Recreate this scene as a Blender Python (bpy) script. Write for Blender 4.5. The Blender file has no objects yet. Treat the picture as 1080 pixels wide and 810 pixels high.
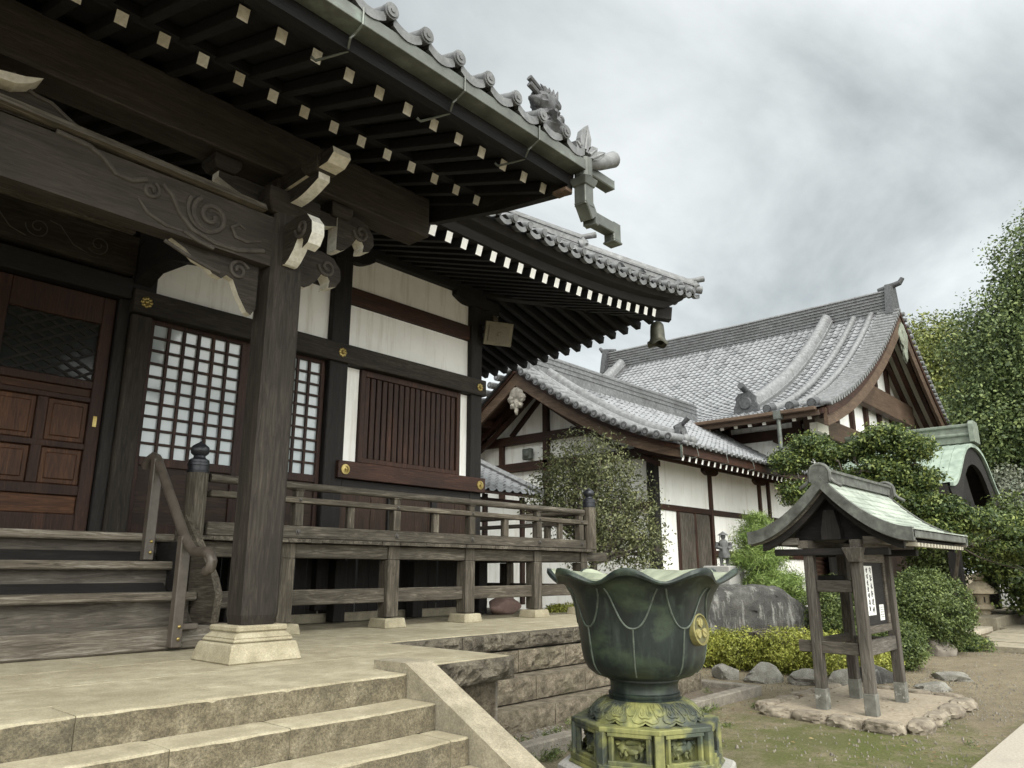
import bpy, bmesh, math, random
import numpy as np
from mathutils import Vector, Matrix, noise

random.seed(7)
S = bpy.context.scene
COL = S.collection
PI = math.pi

# ---------------------------------------------------------------- camera
cam = bpy.data.cameras.new("camera")
cam.sensor_width = 36.0
cam.lens = 790.0 / 1080.0 * 36.0
cam.clip_end = 2000
camo = bpy.data.objects.new("camera", cam)
COL.objects.link(camo)
_p, _y = math.radians(14.03), math.radians(41.73)
camo.location = (0, 0, 1.6)
_f = Vector((math.cos(_y) * math.cos(_p), math.sin(_y) * math.cos(_p), math.sin(_p)))
camo.rotation_euler = _f.to_track_quat('-Z', 'Y').to_euler()
S.camera = camo

# ---------------------------------------------------------------- world and sun
SUN_EL, SUN_DIR = math.radians(48), Vector((-0.45, -0.89, 0))      # light comes from behind the camera
w = bpy.data.worlds.new("World")
S.world = w
w.use_nodes = True
nt = w.node_tree
for n in list(nt.nodes): nt.nodes.remove(n)
N = nt.nodes.new; L = nt.links.new
out = N('ShaderNodeOutputWorld'); bg = N('ShaderNodeBackground'); bg.inputs[1].default_value = 0.12
sky = N('ShaderNodeTexSky'); sky.sky_type = 'NISHITA'; sky.sun_disc = False
sky.sun_elevation = SUN_EL; sky.sun_rotation = math.atan2(SUN_DIR.x, SUN_DIR.y)
tc = N('ShaderNodeTexCoord'); sep = N('ShaderNodeSeparateXYZ'); L(tc.outputs['Generated'], sep.inputs[0])
def mth(op, a, b=None, c=None):
    n = N('ShaderNodeMath'); n.operation = op
    for i, q in enumerate((a, b, c)):
        if q is None: continue
        if isinstance(q, (int, float)): n.inputs[i].default_value = q
        else: L(q, n.inputs[i])
    return n.outputs[0]
zc = mth('MAXIMUM', sep.outputs[2], 0.0)
den = mth('ADD', zc, 0.22)
cx = mth('DIVIDE', sep.outputs[0], den); cy = mth('DIVIDE', sep.outputs[1], den)
cmb = N('ShaderNodeCombineXYZ'); L(cx, cmb.inputs[0]); L(cy, cmb.inputs[1])
n1 = N('ShaderNodeTexNoise'); n1.inputs['Scale'].default_value = 1.25; n1.inputs['Detail'].default_value = 9; n1.inputs['Roughness'].default_value = .55; n1.inputs['Distortion'].default_value = .35
mp = N('ShaderNodeMapping'); mp.inputs['Location'].default_value = (3.1, 1.7, 0); mp.inputs['Rotation'].default_value = (0, 0, .3); mp.inputs['Scale'].default_value = (1.0, 1.5, 1)
L(cmb.outputs[0], mp.inputs[0]); L(mp.outputs[0], n1.inputs[0])
rp = N('ShaderNodeValToRGB')
e = rp.color_ramp.elements
e[0].position = .33; e[0].color = (2.95, 3.2, 3.24, 1)
e[1].position = .70; e[1].color = (6.15, 6.42, 6.4, 1)
m_ = rp.color_ramp.elements.new(.5); m_.color = (4.5, 4.78, 4.8, 1)
L(n1.outputs[0], rp.inputs[0])
# sky glow added behind the camera to light the walls under the eaves
vd = N('ShaderNodeVectorMath'); vd.operation = 'DOT_PRODUCT'
L(tc.outputs['Generated'], vd.inputs[0])
sv = Vector((SUN_DIR.x * math.cos(SUN_EL), SUN_DIR.y * math.cos(SUN_EL), math.sin(SUN_EL))).normalized()
vd.inputs[1].default_value = sv
gl = mth('POWER', mth('MAXIMUM', vd.outputs['Value'], 0.0), 2.0)
gl2 = mth('MULTIPLY_ADD', gl, 5.0, 1.0)
tint = N('ShaderNodeVectorMath'); tint.operation = 'SCALE'; tint.inputs[0].default_value = (5.4, 5.15, 4.75); L(gl, tint.inputs['Scale'])
tin1 = N('ShaderNodeVectorMath'); tin1.operation = 'ADD'; tin1.inputs[1].default_value = (1, 1, 1); L(tint.outputs[0], tin1.inputs[0])
vm = N('ShaderNodeVectorMath'); vm.operation = 'MULTIPLY'
hz_ = mth('MULTIPLY_ADD', mth('POWER', mth('SUBTRACT', 1.0, zc), 5.0), .55, .95)
vh = N('ShaderNodeVectorMath'); vh.operation = 'SCALE'; L(rp.outputs[0], vh.inputs[0]); L(hz_, vh.inputs['Scale'])
L(vh.outputs[0], vm.inputs[0]); L(tin1.outputs[0], vm.inputs[1])
mx = N('ShaderNodeMix'); mx.data_type = 'RGBA'; mx.inputs[0].default_value = .93
L(sky.outputs[0], mx.inputs[6]); L(vm.outputs[0], mx.inputs[7])
L(mx.outputs[2], bg.inputs[0]); L(bg.outputs[0], out.inputs[0])

sl = bpy.data.lights.new("sun", 'SUN'); sl.energy = 1.5; sl.angle = math.radians(30); sl.color = (1, .95, .88)
so = bpy.data.objects.new("sun", sl); COL.objects.link(so)
so.rotation_euler = (-sv).to_track_quat('-Z', 'Y').to_euler()
so.location = (-10, -20, 20)
S.view_settings.view_transform = 'Standard'
S.view_settings.look = 'None'
S.view_settings.gamma = 1
S.view_settings.exposure = 0.55

# ---------------------------------------------------------------- materials
MATS = {}
def newmat(name):
    m = bpy.data.materials.new(name); m.use_nodes = True
    t = m.node_tree
    b = t.nodes['Principled BSDF']
    return m, t, b
def nd(t, typ, **kw):
    n = t.nodes.new(typ)
    for k, v in kw.items():
        if k.startswith('i_'): n.inputs[k[2:].replace('_', ' ')].default_value = v
        else: setattr(n, k, v)
    return n
def ramp(t, fac, stops):
    r = nd(t, 'ShaderNodeValToRGB')
    el = r.color_ramp.elements
    while len(el) < len(stops): el.new(.5)
    for x, (p, c) in zip(el, stops):
        x.position = p; x.color = (*c, 1)
    t.links.new(fac, r.inputs[0])
    return r.outputs[0]
def mixc(t, fac, a, b, mode='MIX'):
    n = nd(t, 'ShaderNodeMix', data_type='RGBA', blend_type=mode)
    for s_, q in ((0, fac), (6, a), (7, b)):
        if isinstance(q, (int, float)): n.inputs[s_].default_value = q
        elif isinstance(q, tuple): n.inputs[s_].default_value = (*q, 1)
        else: t.links.new(q, n.inputs[s_])
    return n.outputs[2]
def coords(t, scale=(1, 1, 1), which='Object', loc=(0, 0, 0)):
    c = nd(t, 'ShaderNodeTexCoord'); m = nd(t, 'ShaderNodeMapping')
    m.inputs['Scale'].default_value = scale; m.inputs['Location'].default_value = loc
    t.links.new(c.outputs[which], m.inputs[0])
    return m.outputs[0]
def noi(t, vec, scale, detail=6, rough=.6, dist=0):
    n = nd(t, 'ShaderNodeTexNoise'); n.inputs['Scale'].default_value = scale
    n.inputs['Detail'].default_value = detail; n.inputs['Roughness'].default_value = rough; n.inputs['Distortion'].default_value = dist
    t.links.new(vec, n.inputs[0]); return n.outputs[0]
def bump(t, b, h, strength=.4, dist=.01):
    n = nd(t, 'ShaderNodeBump'); n.inputs['Strength'].default_value = strength; n.inputs['Distance'].default_value = dist
    t.links.new(h, n.inputs['Height']); t.links.new(n.outputs[0], b.inputs['Normal'])

def wood(kind, axis):
    key = 'wood_%s_%s' % (kind, axis)
    if key in MATS: return MATS[key]
    lo, mid, hi, rough = dict(
        grey=((.028, .0225, .0165), (.094, .081, .063), (.26, .232, .187), .8),
        pillar=((.013, .0102, .008), (.036, .0295, .0235), (.082, .069, .054), .75),
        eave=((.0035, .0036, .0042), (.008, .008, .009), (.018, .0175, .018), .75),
        tread=((.045, .037, .028), (.17, .148, .118), (.42, .39, .34), .8),
        beam=((.022, .018, .015), (.050, .042, .035), (.09, .077, .064), .75),
        wains=((.015, .009, .006), (.038, .021, .014), (.08, .048, .032), .65),
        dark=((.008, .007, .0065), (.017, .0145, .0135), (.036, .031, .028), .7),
        red=((.015, .0068, .0045), (.046, .0195, .012), (.095, .043, .026), .6),
        panel=((.028, .011, .005), (.085, .035, .015), (.18, .078, .033), .55),
        barge=((.048, .031, .021), (.105, .069, .047), (.18, .125, .085), .6),
        board=((.040, .034, .028), (.110, .097, .081), (.23, .208, .18), .8),
    )[kind]
    m, t, b = newmat(key)
    i = 'xyz'.index(axis)
    sc = [9., 9., 9.]; sc[i] = .8
    v = coords(t, tuple(sc))
    oi = nd(t, 'ShaderNodeObjectInfo')
    va = nd(t, 'ShaderNodeVectorMath', operation='ADD'); t.links.new(v, va.inputs[0])
    sc_ = nd(t, 'ShaderNodeVectorMath', operation='SCALE'); sc_.inputs['Scale'].default_value = 37.0
    t.links.new(oi.outputs['Random'], sc_.inputs[0]); t.links.new(sc_.outputs[0], va.inputs[1])
    v = va.outputs[0]
    g = noi(t, v, 3.2, 8, .68, 1.6)
    big = noi(t, coords(t, (1.1, 1.1, 1.1)), 1.3, 4, .6)
    s2_ = [2.6, 2.6, 2.6]; s2_[i] = .22
    band = noi(t, coords(t, tuple(s2_), loc=(3, 5, 1)), 2.4, 5, .6, .8)
    gm = nd(t, 'ShaderNodeMath', operation='MULTIPLY_ADD'); t.links.new(band, gm.inputs[0]); gm.inputs[1].default_value = .55; t.links.new(g, gm.inputs[2])
    gs_ = nd(t, 'ShaderNodeMath', operation='SUBTRACT'); t.links.new(gm.outputs[0], gs_.inputs[0]); gs_.inputs[1].default_value = .275
    c = ramp(t, gs_.outputs[0], [(.28, lo), (.52, mid), (.76, hi)])
    c = mixc(t, ramp(t, big, [(.35, (0, 0, 0)), (.7, (1, 1, 1))]), c, mixc(t, .55, c, lo), 'MIX')
    c = mixc(t, 1.0, c, ramp(t, oi.outputs['Random'], [(0, (.74, .74, .75)), (1, (1.0, .985, .96))]), 'MULTIPLY')
    t.links.new(c, b.inputs['Base Color'])
    b.inputs['Roughness'].default_value = rough
    b.inputs['Specular IOR Level'].default_value = .3
    bump(t, b, g, .55, .012)
    MATS[key] = m
    return m

def simple(key, stops, scale=4, detail=6, rough=.8, bmp=.3, bd=.01, metal=0, spec=.5, stain=None, sscale=.8, vec=(1, 1, 1), dist=0, fine=None):
    if key in MATS: return MATS[key]
    m, t, b = newmat(key)
    v = coords(t, vec)
    g = noi(t, v, scale, detail, .65, dist)
    c = ramp(t, g, stops)
    if stain:
        s2 = noi(t, coords(t, stain[3] if len(stain) > 3 else (1, 1, 1)), sscale, 6, .7)
        c = mixc(t, ramp(t, s2, [(stain[1], (0, 0, 0)), (stain[2], (1, 1, 1))]), c, stain[0])
    if fine:
        f1 = noi(t, v, fine[0], 4, .8)
        c = mixc(t, fine[1], c, ramp(t, f1, [(.34, (.12, .11, .10)), (.5, (.5, .5, .5)), (.66, (.95, .94, .9))]), 'OVERLAY')
        ad = nd(t, 'ShaderNodeMath', operation='ADD'); t.links.new(g, ad.inputs[0]); t.links.new(f1, ad.inputs[1]); g = ad.outputs[0]
    t.links.new(c, b.inputs['Base Color'])
    b.inputs['Roughness'].default_value = rough; b.inputs['Metallic'].default_value = metal
    b.inputs['Specular IOR Level'].default_value = spec
    if bmp: bump(t, b, g, bmp, bd)
    MATS[key] = m
    return m

plaster = simple('plaster', [(.3, (.79, .78, .745)), (.7, (.87, .865, .84))], 2.2, 6, .9, .06, .004, stain=((.52, .485, .41), .52, .80, (3.6, 3.6, .30)), sscale=1.6)
white_end = simple('aged_white_paint', [(.3, (.55, .53, .46)), (.65, (.80, .79, .74))], 22, 6, .8, .2, .003)
def vary_ends(m, amt):
    t = m.node_tree; b = t.nodes['Principled BSDF']; ln = b.inputs['Base Color'].links[0]; src = ln.from_socket
    oi = nd(t, 'ShaderNodeObjectInfo'); r_ = ramp(t, oi.outputs['Random'], [(0, (1 - amt, 1 - amt * 1.1, 1 - amt * 1.3)), (1, (1, 1, 1))])
    t.links.new(mixc(t, 1.0, src, r_, 'MULTIPLY'), b.inputs['Base Color'])
vary_ends(white_end, .35)
bright_end = simple('white_paint', [(.3, (.78, .77, .73)), (.65, (.86, .85, .82))], 12, 4, .8, .1, .002)
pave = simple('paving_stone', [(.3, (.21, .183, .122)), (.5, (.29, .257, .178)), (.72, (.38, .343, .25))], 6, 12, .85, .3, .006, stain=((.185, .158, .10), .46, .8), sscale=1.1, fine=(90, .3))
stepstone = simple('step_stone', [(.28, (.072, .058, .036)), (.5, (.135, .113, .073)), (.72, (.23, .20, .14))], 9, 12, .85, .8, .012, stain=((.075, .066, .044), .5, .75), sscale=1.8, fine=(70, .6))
roughstone = simple('rough_stone', [(.30, (.050, .041, .029)), (.5, (.16, .138, .102)), (.72, (.30, .265, .20))], 9, 14, .9, 1.0, .04, stain=((.05, .040, .028), .45, .75), sscale=2.0, fine=(60, .5))
granite = simple('granite', [(.3, (.22, .215, .20)), (.7, (.42, .41, .39))], 60, 4, .7, .15, .003, stain=((.2, .19, .15), .5, .9))
rock = simple('rock', [(.3, (.030, .028, .026)), (.5, (.075, .072, .066)), (.72, (.16, .155, .145))], 2.6, 12, .9, 1.0, .06, stain=((.30, .295, .275), .53, .66, (2.6, 2.6, .4)), sscale=2.5, fine=(45, .35))
palerock = simple('pale_rock', [(.3, (.17, .16, .135)), (.55, (.34, .325, .285)), (.75, (.55, .53, .48))], 4, 14, .9, 1.0, .05, stain=((.15, .14, .115), .60, .8), sscale=3, fine=(60, .4))
pinkrock = simple('pink_rock', [(.3, (.16, .10, .085)), (.7, (.33, .23, .20))], 4, 8, .85, .5, .02)
lantstone = simple('lantern_stone', [(.3, (.26, .215, .145)), (.7, (.48, .41, .30))], 8, 8, .9, .5, .01)
wallstone = simple('wall_stone', [(.30, (.06, .048, .032)), (.5, (.155, .128, .09)), (.72, (.27, .232, .17))], 8, 14, .9, .9, .03, stain=((.09, .085, .045), .52, .78), sscale=1.6, fine=(60, .5))
statstone = simple('statue_stone', [(.3, (.05, .05, .05)), (.7, (.14, .14, .14))], 9, 6, .8, .4, .01)
gold = simple('gilt', [(.4, (.26, .19, .06)), (.7, (.45, .36, .15))], 8, 3, .35, .1, .002, metal=.8)
zinc = simple('gutter_metal', [(.3, (.055, .060, .052)), (.7, (.145, .155, .14))], 3, 6, .45, .05, .003, metal=.3, stain=((.16, .20, .17), .55, .7), sscale=3)
blackmetal = simple('black_metal', [(.3, (.015, .016, .02)), (.7, (.04, .042, .05))], 5, 3, .35, .05, .002, metal=.4)
brownmetal = simple('handrail_brown', [(.3, (.055, .045, .036)), (.7, (.10, .083, .068))], 9, 5, .45, .08, .003)
kawara = simple('roof_tile_plain', [(.3, (.085, .087, .09)), (.55, (.16, .163, .168)), (.75, (.26, .264, .272))], 9, 10, .5, .2, .006, spec=.6, stain=((.07, .07, .066), .5, .75), sscale=3.0)
ridgem = simple('ridge_tile', [(.3, (.065, .067, .07)), (.55, (.125, .128, .132)), (.75, (.21, .214, .22))], 12, 10, .5, .25, .008, spec=.5, stain=((.05, .05, .047), .5, .75), sscale=2.0)
copper = simple('copper_green', [(.3, (.15, .19, .155)), (.5, (.22, .275, .225)), (.7, (.31, .37, .31))], 3, 8, .6, .1, .004, stain=((.12, .14, .11), .58, .75), sscale=2.2)
copperdark = simple('copper_dark', [(.3, (.036, .036, .031)), (.5, (.075, .077, .068)), (.72, (.14, .148, .13))], 9, 8, .6, .2, .004)
paper = simple('paper_notice', [(.3, (.74, .74, .72)), (.7, (.82, .82, .80))], 3, 2, .9, 0)
ink = simple('ink', [(.4, (.03, .03, .03)), (.6, (.05, .05, .05))], 3, 2, .9, 0)
darkvoid = simple('dark_interior', [(.4, (.012, .011, .010)), (.6, (.018, .016, .015))], 3, 2, .95, 0)
bark = simple('bark', [(.3, (.05, .042, .034)), (.7, (.14, .12, .10))], 12, 8, .9, .6, .01, vec=(1, 1, .25))
speakerm = simple('speaker_beige', [(.3, (.11, .098, .06)), (.7, (.17, .15, .10))], 6, 3, .6, .05, .003)
concrete = simple('concrete', [(.3, (.18, .155, .108)), (.7, (.31, .275, .205))], 7, 11, .9, .35, .006, stain=((.14, .125, .09), .48, .75), sscale=1.6, fine=(80, .35))
curbm = simple('curb_stone', [(.3, (.11, .095, .075)), (.55, (.20, .18, .15)), (.75, (.28, .245, .195))], 8, 12, .9, .5, .01, fine=(70, .4))
plasticw = simple('white_plastic', [(.3, (.62, .62, .6)), (.7, (.72, .72, .7))], 5, 2, .4, 0)
bellm = simple('bell_bronze', [(.3, (.035, .035, .028)), (.7, (.09, .088, .065))], 8, 6, .5, .2, .004, metal=.5)
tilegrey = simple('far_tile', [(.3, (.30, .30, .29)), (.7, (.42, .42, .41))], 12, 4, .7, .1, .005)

def mk_glass():
    m, t, b = newmat('window_pane')
    v = coords(t)
    g = noi(t, v, .9, 3, .5)
    c = ramp(t, g, [(.35, (.32, .37, .39)), (.65, (.46, .50, .52))])
    t.links.new(c, b.inputs['Base Color']); b.inputs['Roughness'].default_value = .08; b.inputs['Specular IOR Level'].default_value = .8
    bump(t, b, noi(t, v, 2.2, 3, .5), .12, .02); b.inputs['Coat Weight'].default_value = .6; b.inputs['Coat Roughness'].default_value = .03
    return m
glass = mk_glass()
def mk_dglass():
    m, t, b = newmat('dark_pane')
    b.inputs['Base Color'].default_value = (.02, .024, .022, 1); b.inputs['Roughness'].default_value = .15
    return m
dglass = mk_dglass()

def mk_tile():
    m, t, b = newmat('roof_tile')
    uv = nd(t, 'ShaderNodeUVMap'); uv.uv_map = 'uv'
    fl = nd(t, 'ShaderNodeVectorMath', operation='FLOOR'); t.links.new(uv.outputs[0], fl.inputs[0])
    wn = nd(t, 'ShaderNodeTexWhiteNoise', noise_dimensions='3D'); t.links.new(fl.outputs[0], wn.inputs[0])
    g = noi(t, coords(t), 5, 8, .65)
    big = noi(t, coords(t), .35, 4, .6)
    a = nd(t, 'ShaderNodeMath', operation='MULTIPLY_ADD'); t.links.new(wn.outputs[0], a.inputs[0]); a.inputs[1].default_value = .5; t.links.new(g, a.inputs[2])
    a2 = nd(t, 'ShaderNodeMath', operation='MULTIPLY_ADD'); t.links.new(big, a2.inputs[0]); a2.inputs[1].default_value = .5; t.links.new(a.outputs[0], a2.inputs[2])
    c = ramp(t, a2.outputs[0], [(.5, (.11, .113, .118)), (.95, (.20, .205, .212)), (1.3, (.33, .335, .345))])
    c = ramp(t, a2.outputs[0], [(.35, (.055, .057, .062)), (.7, (.115, .118, .125)), (1.0, (.21, .215, .225))])
    t.links.new(c, b.inputs['Base Color'])
    b.inputs['Roughness'].default_value = .45; b.inputs['Specular IOR Level'].default_value = .6
    bump(t, b, g, .12, .004)
    return m
tile = mk_tile()

def mk_bronze(key, lichen):
    m, t, b = newmat(key)
    st = noi(t, coords(t, (1, 1, .18)), 16, 8, .65)
    pt = noi(t, coords(t, (1, 1, 1.6)), 2.6, 6, .6, .4)
    c = ramp(t, st, [(.3, (.006, .009, .009)), (.55, (.015, .022, .020)), (.75, (.044, .058, .049))])
    c = mixc(t, ramp(t, pt, [(.50, (0, 0, 0)), (.70, (.8, .8, .8))]), c, (.060, .085, .05))
    dr = noi(t, coords(t, (1, 1, .07)), 22, 5, .6)
    c = mixc(t, ramp(t, dr, [(.58, (0, 0, 0)), (.76, (.28, .28, .28))]), c, (.07, .095, .075))
    if lichen:
        ln = noi(t, coords(t), 4.0, 7, .6, .3)
        lc = ramp(t, st, [(.3, (.105, .115, .04)), (.7, (.27, .265, .095))])
        c = mixc(t, ramp(t, ln, [(.42, (0, 0, 0)), (.58, (1, 1, 1))]), mixc(t, .40, c, (.08, .09, .07)), lc)
    t.links.new(c, b.inputs['Base Color'])
    b.inputs['Metallic'].default_value = .15; b.inputs['Roughness'].default_value = .42 if not lichen else .65
    bump(t, b, st, .15, .004)
    return m
bronze = mk_bronze('bronze', False)
lichenbronze = mk_bronze('lichen_bronze', True)
verdigris = simple('verdigris', [(.3, (.15, .17, .12)), (.7, (.32, .345, .255))], 6, 6, .7, .1, .003)
olivegilt = simple('olive_gilt', [(.3, (.15, .135, .05)), (.7, (.30, .27, .11))], 14, 6, .5, .2, .003, metal=.3)

def mk_ground():
    m, t, b = newmat('ground')
    v = coords(t)
    fine = noi(t, v, 38, 8, .75)
    mid = noi(t, v, 3.2, 8, .65)
    big = noi(t, v, .55, 5, .6, .4)
    c = ramp(t, fine, [(.3, (.09, .071, .044)), (.5, (.185, .155, .104)), (.7, (.33, .287, .205))])
    c2 = ramp(t, mid, [(.3, (.11, .089, .056)), (.7, (.26, .222, .154))])
    c = mixc(t, .5, c, c2)
    mossn = noi(t, coords(t, loc=(2.3, 4.1, 0)), 1.7, 10, .78, .3)
    # moss grows as a patch near the terrace foot
    sp = nd(t, 'ShaderNodeTexCoord'); dm = nd(t, 'ShaderNodeVectorMath', operation='DISTANCE'); t.links.new(sp.outputs['Object'], dm.inputs[0]); dm.inputs[1].default_value = (7.7, 2.75, 0)
    ma = nd(t, 'ShaderNodeMath', operation='MULTIPLY_ADD'); t.links.new(dm.outputs['Value'], ma.inputs[0]); ma.inputs[1].default_value = -.085; t.links.new(mossn, ma.inputs[2])
    grit = noi(t, v, 130, 3, .8)
    c = mixc(t, .75, c, ramp(t, grit, [(.33, (.10, .09, .075)), (.5, (.5, .5, .5)), (.66, (.95, .93, .9))]), 'OVERLAY')
    clod = noi(t, coords(t, loc=(7, 1, 0)), 6, 8, .75)
    c = mixc(t, ramp(t, clod, [(.5, (0, 0, 0)), (.68, (.55, .55, .55))]), c, (.085, .068, .045))
    mossc = ramp(t, fine, [(.3, (.036, .048, .010)), (.7, (.125, .14, .036))])
    c = mixc(t, ramp(t, ma.outputs[0], [(.30, (0, 0, 0)), (.48, (.9, .9, .9))]), c, mossc)
    c = mixc(t, ramp(t, big, [(.4, (0, 0, 0)), (.75, (.45, .45, .45))]), c, (.12, .10, .075))
    t.links.new(c, b.inputs['Base Color']); b.inputs['Roughness'].default_value = .95; b.inputs['Specular IOR Level'].default_value = .2
    bump(t, b, grit, .9, .012)
    return m
groundm = mk_ground()

def leafmat(key, a, b_, c_, trans=.16):
    m, t, b = newmat(key)
    g = nd(t, 'ShaderNodeNewGeometry')
    n = noi(t, coords(t), 1.6, 4, .6)
    ad = nd(t, 'ShaderNodeMath', operation='MULTIPLY_ADD'); t.links.new(g.outputs['Random Per Island'], ad.inputs[0]); ad.inputs[1].default_value = .7
    sb = nd(t, 'ShaderNodeMath', operation='SUBTRACT'); t.links.new(n, sb.inputs[0]); sb.inputs[1].default_value = .35
    t.links.new(sb.outputs[0], ad.inputs[2])
    c = ramp(t, ad.outputs[0], [(.05, a), (.5, b_), (.95, c_)])
    t.links.new(c, b.inputs['Base Color']); b.inputs['Roughness'].default_value = .5; b.inputs['Specular IOR Level'].default_value = .35
    tr = nd(t, 'ShaderNodeBsdfTranslucent'); t.links.new(c, tr.inputs[0])
    ms = nd(t, 'ShaderNodeMixShader'); ms.inputs[0].default_value = trans
    t.links.new(b.outputs[0], ms.inputs[1]); t.links.new(tr.outputs[0], ms.inputs[2])
    t.links.new(ms.outputs[0], t.nodes['Material Output'].inputs[0])
    return m
lf_bush = leafmat('leaf_olive', (.035, .042, .018), (.105, .118, .05), (.27, .275, .13))
lf_hedge = leafmat('leaf_yellow', (.075, .088, .014), (.24, .26, .042), (.46, .46, .10))
lf_dome = leafmat('leaf_dome', (.025, .042, .012), (.075, .105, .028), (.19, .23, .07))
lf_dark = leafmat('leaf_dark', (.018, .034, .011), (.060, .092, .026), (.25, .29, .075))
lf_big = leafmat('leaf_broad', (.026, .045, .016), (.085, .122, .043), (.245, .295, .105))
lf_yel = leafmat('leaf_autumn', (.042, .062, .018), (.145, .172, .045), (.31, .32, .09))
lf_pine = leafmat('leaf_pine', (.06, .11, .022), (.15, .215, .05), (.25, .32, .09))
lf_grey = leafmat('leaf_grey', (.07, .085, .06), (.14, .155, .11), (.24, .245, .19))

# ---------------------------------------------------------------- mesh helpers
BASE = {}
def V(*a): return Vector(a)
class MB:
    def __init__(s): s.v = []; s.f = []; s.m = []
    def add(s, vs, fs, mi=0):
        o = len(s.v); s.v += [tuple(q) for q in vs]
        s.f += [tuple(o + i for i in f) for f in fs]; s.m += [mi] * len(fs)
        return s
    def box(s, x0, y0, z0, x1, y1, z1, mi=0):
        vs = [(x, y, z) for z in (z0, z1) for y in (y0, y1) for x in (x0, x1)]
        return s.add(vs, [(0, 2, 3, 1), (4, 5, 7, 6), (0, 1, 5, 4), (1, 3, 7, 5), (3, 2, 6, 7), (2, 0, 4, 6)], mi)
    def beam(s, p, q, wd, ht, mi=0, end=None, taper=1):
        p, q = Vector(p), Vector(q); d = (q - p).normalized()
        up = V(0, 0, 1) if abs(d.z) < .95 else V(1, 0, 0)
        sd = d.cross(up).normalized(); u = sd.cross(d).normalized()
        vs = []
        for c, k in ((p, 1), (q, taper)):
            for a, b in ((-1, -1), (1, -1), (1, 1), (-1, 1)): vs.append(c + sd * (a * wd / 2 * k) + u * (b * ht / 2 * k))
        s.add(vs, [(0, 1, 5, 4), (1, 2, 6, 5), (2, 3, 7, 6), (3, 0, 4, 7)], mi)
        s.add(vs, [(3, 2, 1, 0)], mi if end is None else end); s.add(vs, [(4, 5, 6, 7)], mi)
        return s
    def prism(s, poly, axis, a, b, mi=0, side=None):
        def P(t, k): return {'x': (k, t[0], t[1]), 'y': (t[0], k, t[1]), 'z': (t[0], t[1], k)}[axis]
        n = len(poly)
        vs = [P(t, a) for t in poly] + [P(t, b) for t in poly]
        s.add(vs, [tuple(range(n - 1, -1, -1)), tuple(range(n, 2 * n))], mi)
        s.add(vs, [(i, (i + 1) % n, n + (i + 1) % n, n + i) for i in range(n)], mi if side is None else side)
        return s
    def tube(s, pts, r, n=8, mi=0):
        pts = [Vector(p) for p in pts]
        if not hasattr(r, '__len__'): r = [r] * len(pts)
        vs = []; up = None
        for i, p in enumerate(pts):
            d = (pts[min(i + 1, len(pts) - 1)] - pts[max(i - 1, 0)]).normalized()
            if up is None: up = V(0, 0, 1) if abs(d.z) < .9 else V(1, 0, 0)
            sd = d.cross(up)
            if sd.length < 1e-4: sd = d.cross(V(0, 1, 0.3))
            sd.normalize(); up = sd.cross(d).normalized()
            for k in range(n):
                a = 2 * PI * k / n; vs.append(p + sd * (math.cos(a) * r[i]) + up * (math.sin(a) * r[i]))
        fs = [(i * n + k, i * n + (k + 1) % n, (i + 1) * n + (k + 1) % n, (i + 1) * n + k) for i in range(len(pts) - 1) for k in range(n)]
        fs += [tuple(range(n - 1, -1, -1)), tuple((len(pts) - 1) * n + k for k in range(n))]
        return s.add(vs, fs, mi)
    def lathe(s, prof, c, n=32, mi=0, fr=None):
        vs = []
        for j, (r, z) in enumerate(prof):
            for k in range(n):
                a = 2 * PI * k / n
                rr, zz = (r, z) if fr is None else fr(r, z, a)
                vs.append((c[0] + rr * math.cos(a), c[1] + rr * math.sin(a), c[2] + zz))
        fs = [(j * n + k, j * n + (k + 1) % n, (j + 1) * n + (k + 1) % n, (j + 1) * n + k) for j in range(len(prof) - 1) for k in range(n)]
        fs += [tuple(range(n - 1, -1, -1)), tuple((len(prof) - 1) * n + k for k in range(n))]
        return s.add(vs, fs, mi)
    def sweep(s, prof, path, side, mi=0, ups=None):
        side = Vector(side); vs = []; n = len(prof)
        path = [Vector(p) for p in path]
        for i, p in enumerate(path):
            d = (path[min(i + 1, len(path) - 1)] - path[max(i - 1, 0)]).normalized()
            u = side.cross(d).normalized()
            if u.z < 0: u = -u
            for a, b in prof: vs.append(p + side * a + u * b)
        fs = [(i * n + k, i * n + (k + 1) % n, (i + 1) * n + (k + 1) % n, (i + 1) * n + k) for i in range(len(path) - 1) for k in range(n)]
        fs += [tuple(range(n - 1, -1, -1)), tuple((len(path) - 1) * n + k for k in range(n))]
        return s.add(vs, fs, mi)
    def blob(s, c, r, seed=0, amt=.25, sub=3, fq=1.6, mi=0, flat=None):
        bm = bmesh.new(); bmesh.ops.create_icosphere(bm, subdivisions=sub, radius=1)
        vs = []
        for q in bm.verts:
            d = q.co.normalized()
            k = 1 + amt * noise.fractal(d * fq + V(seed * 3.7, seed * 1.3, seed * 7.1), .9, 2.1, 4)
            p = V(d.x * r[0] * k, d.y * r[1] * k, d.z * r[2] * k)
            if flat is not None and p.z < flat: p.z = flat
            vs.append((c[0] + p.x, c[1] + p.y, c[2] + p.z))
        fs = [tuple(x.index for x in f.verts) for f in bm.faces]; bm.free()
        return s.add(vs, fs, mi)
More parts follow.
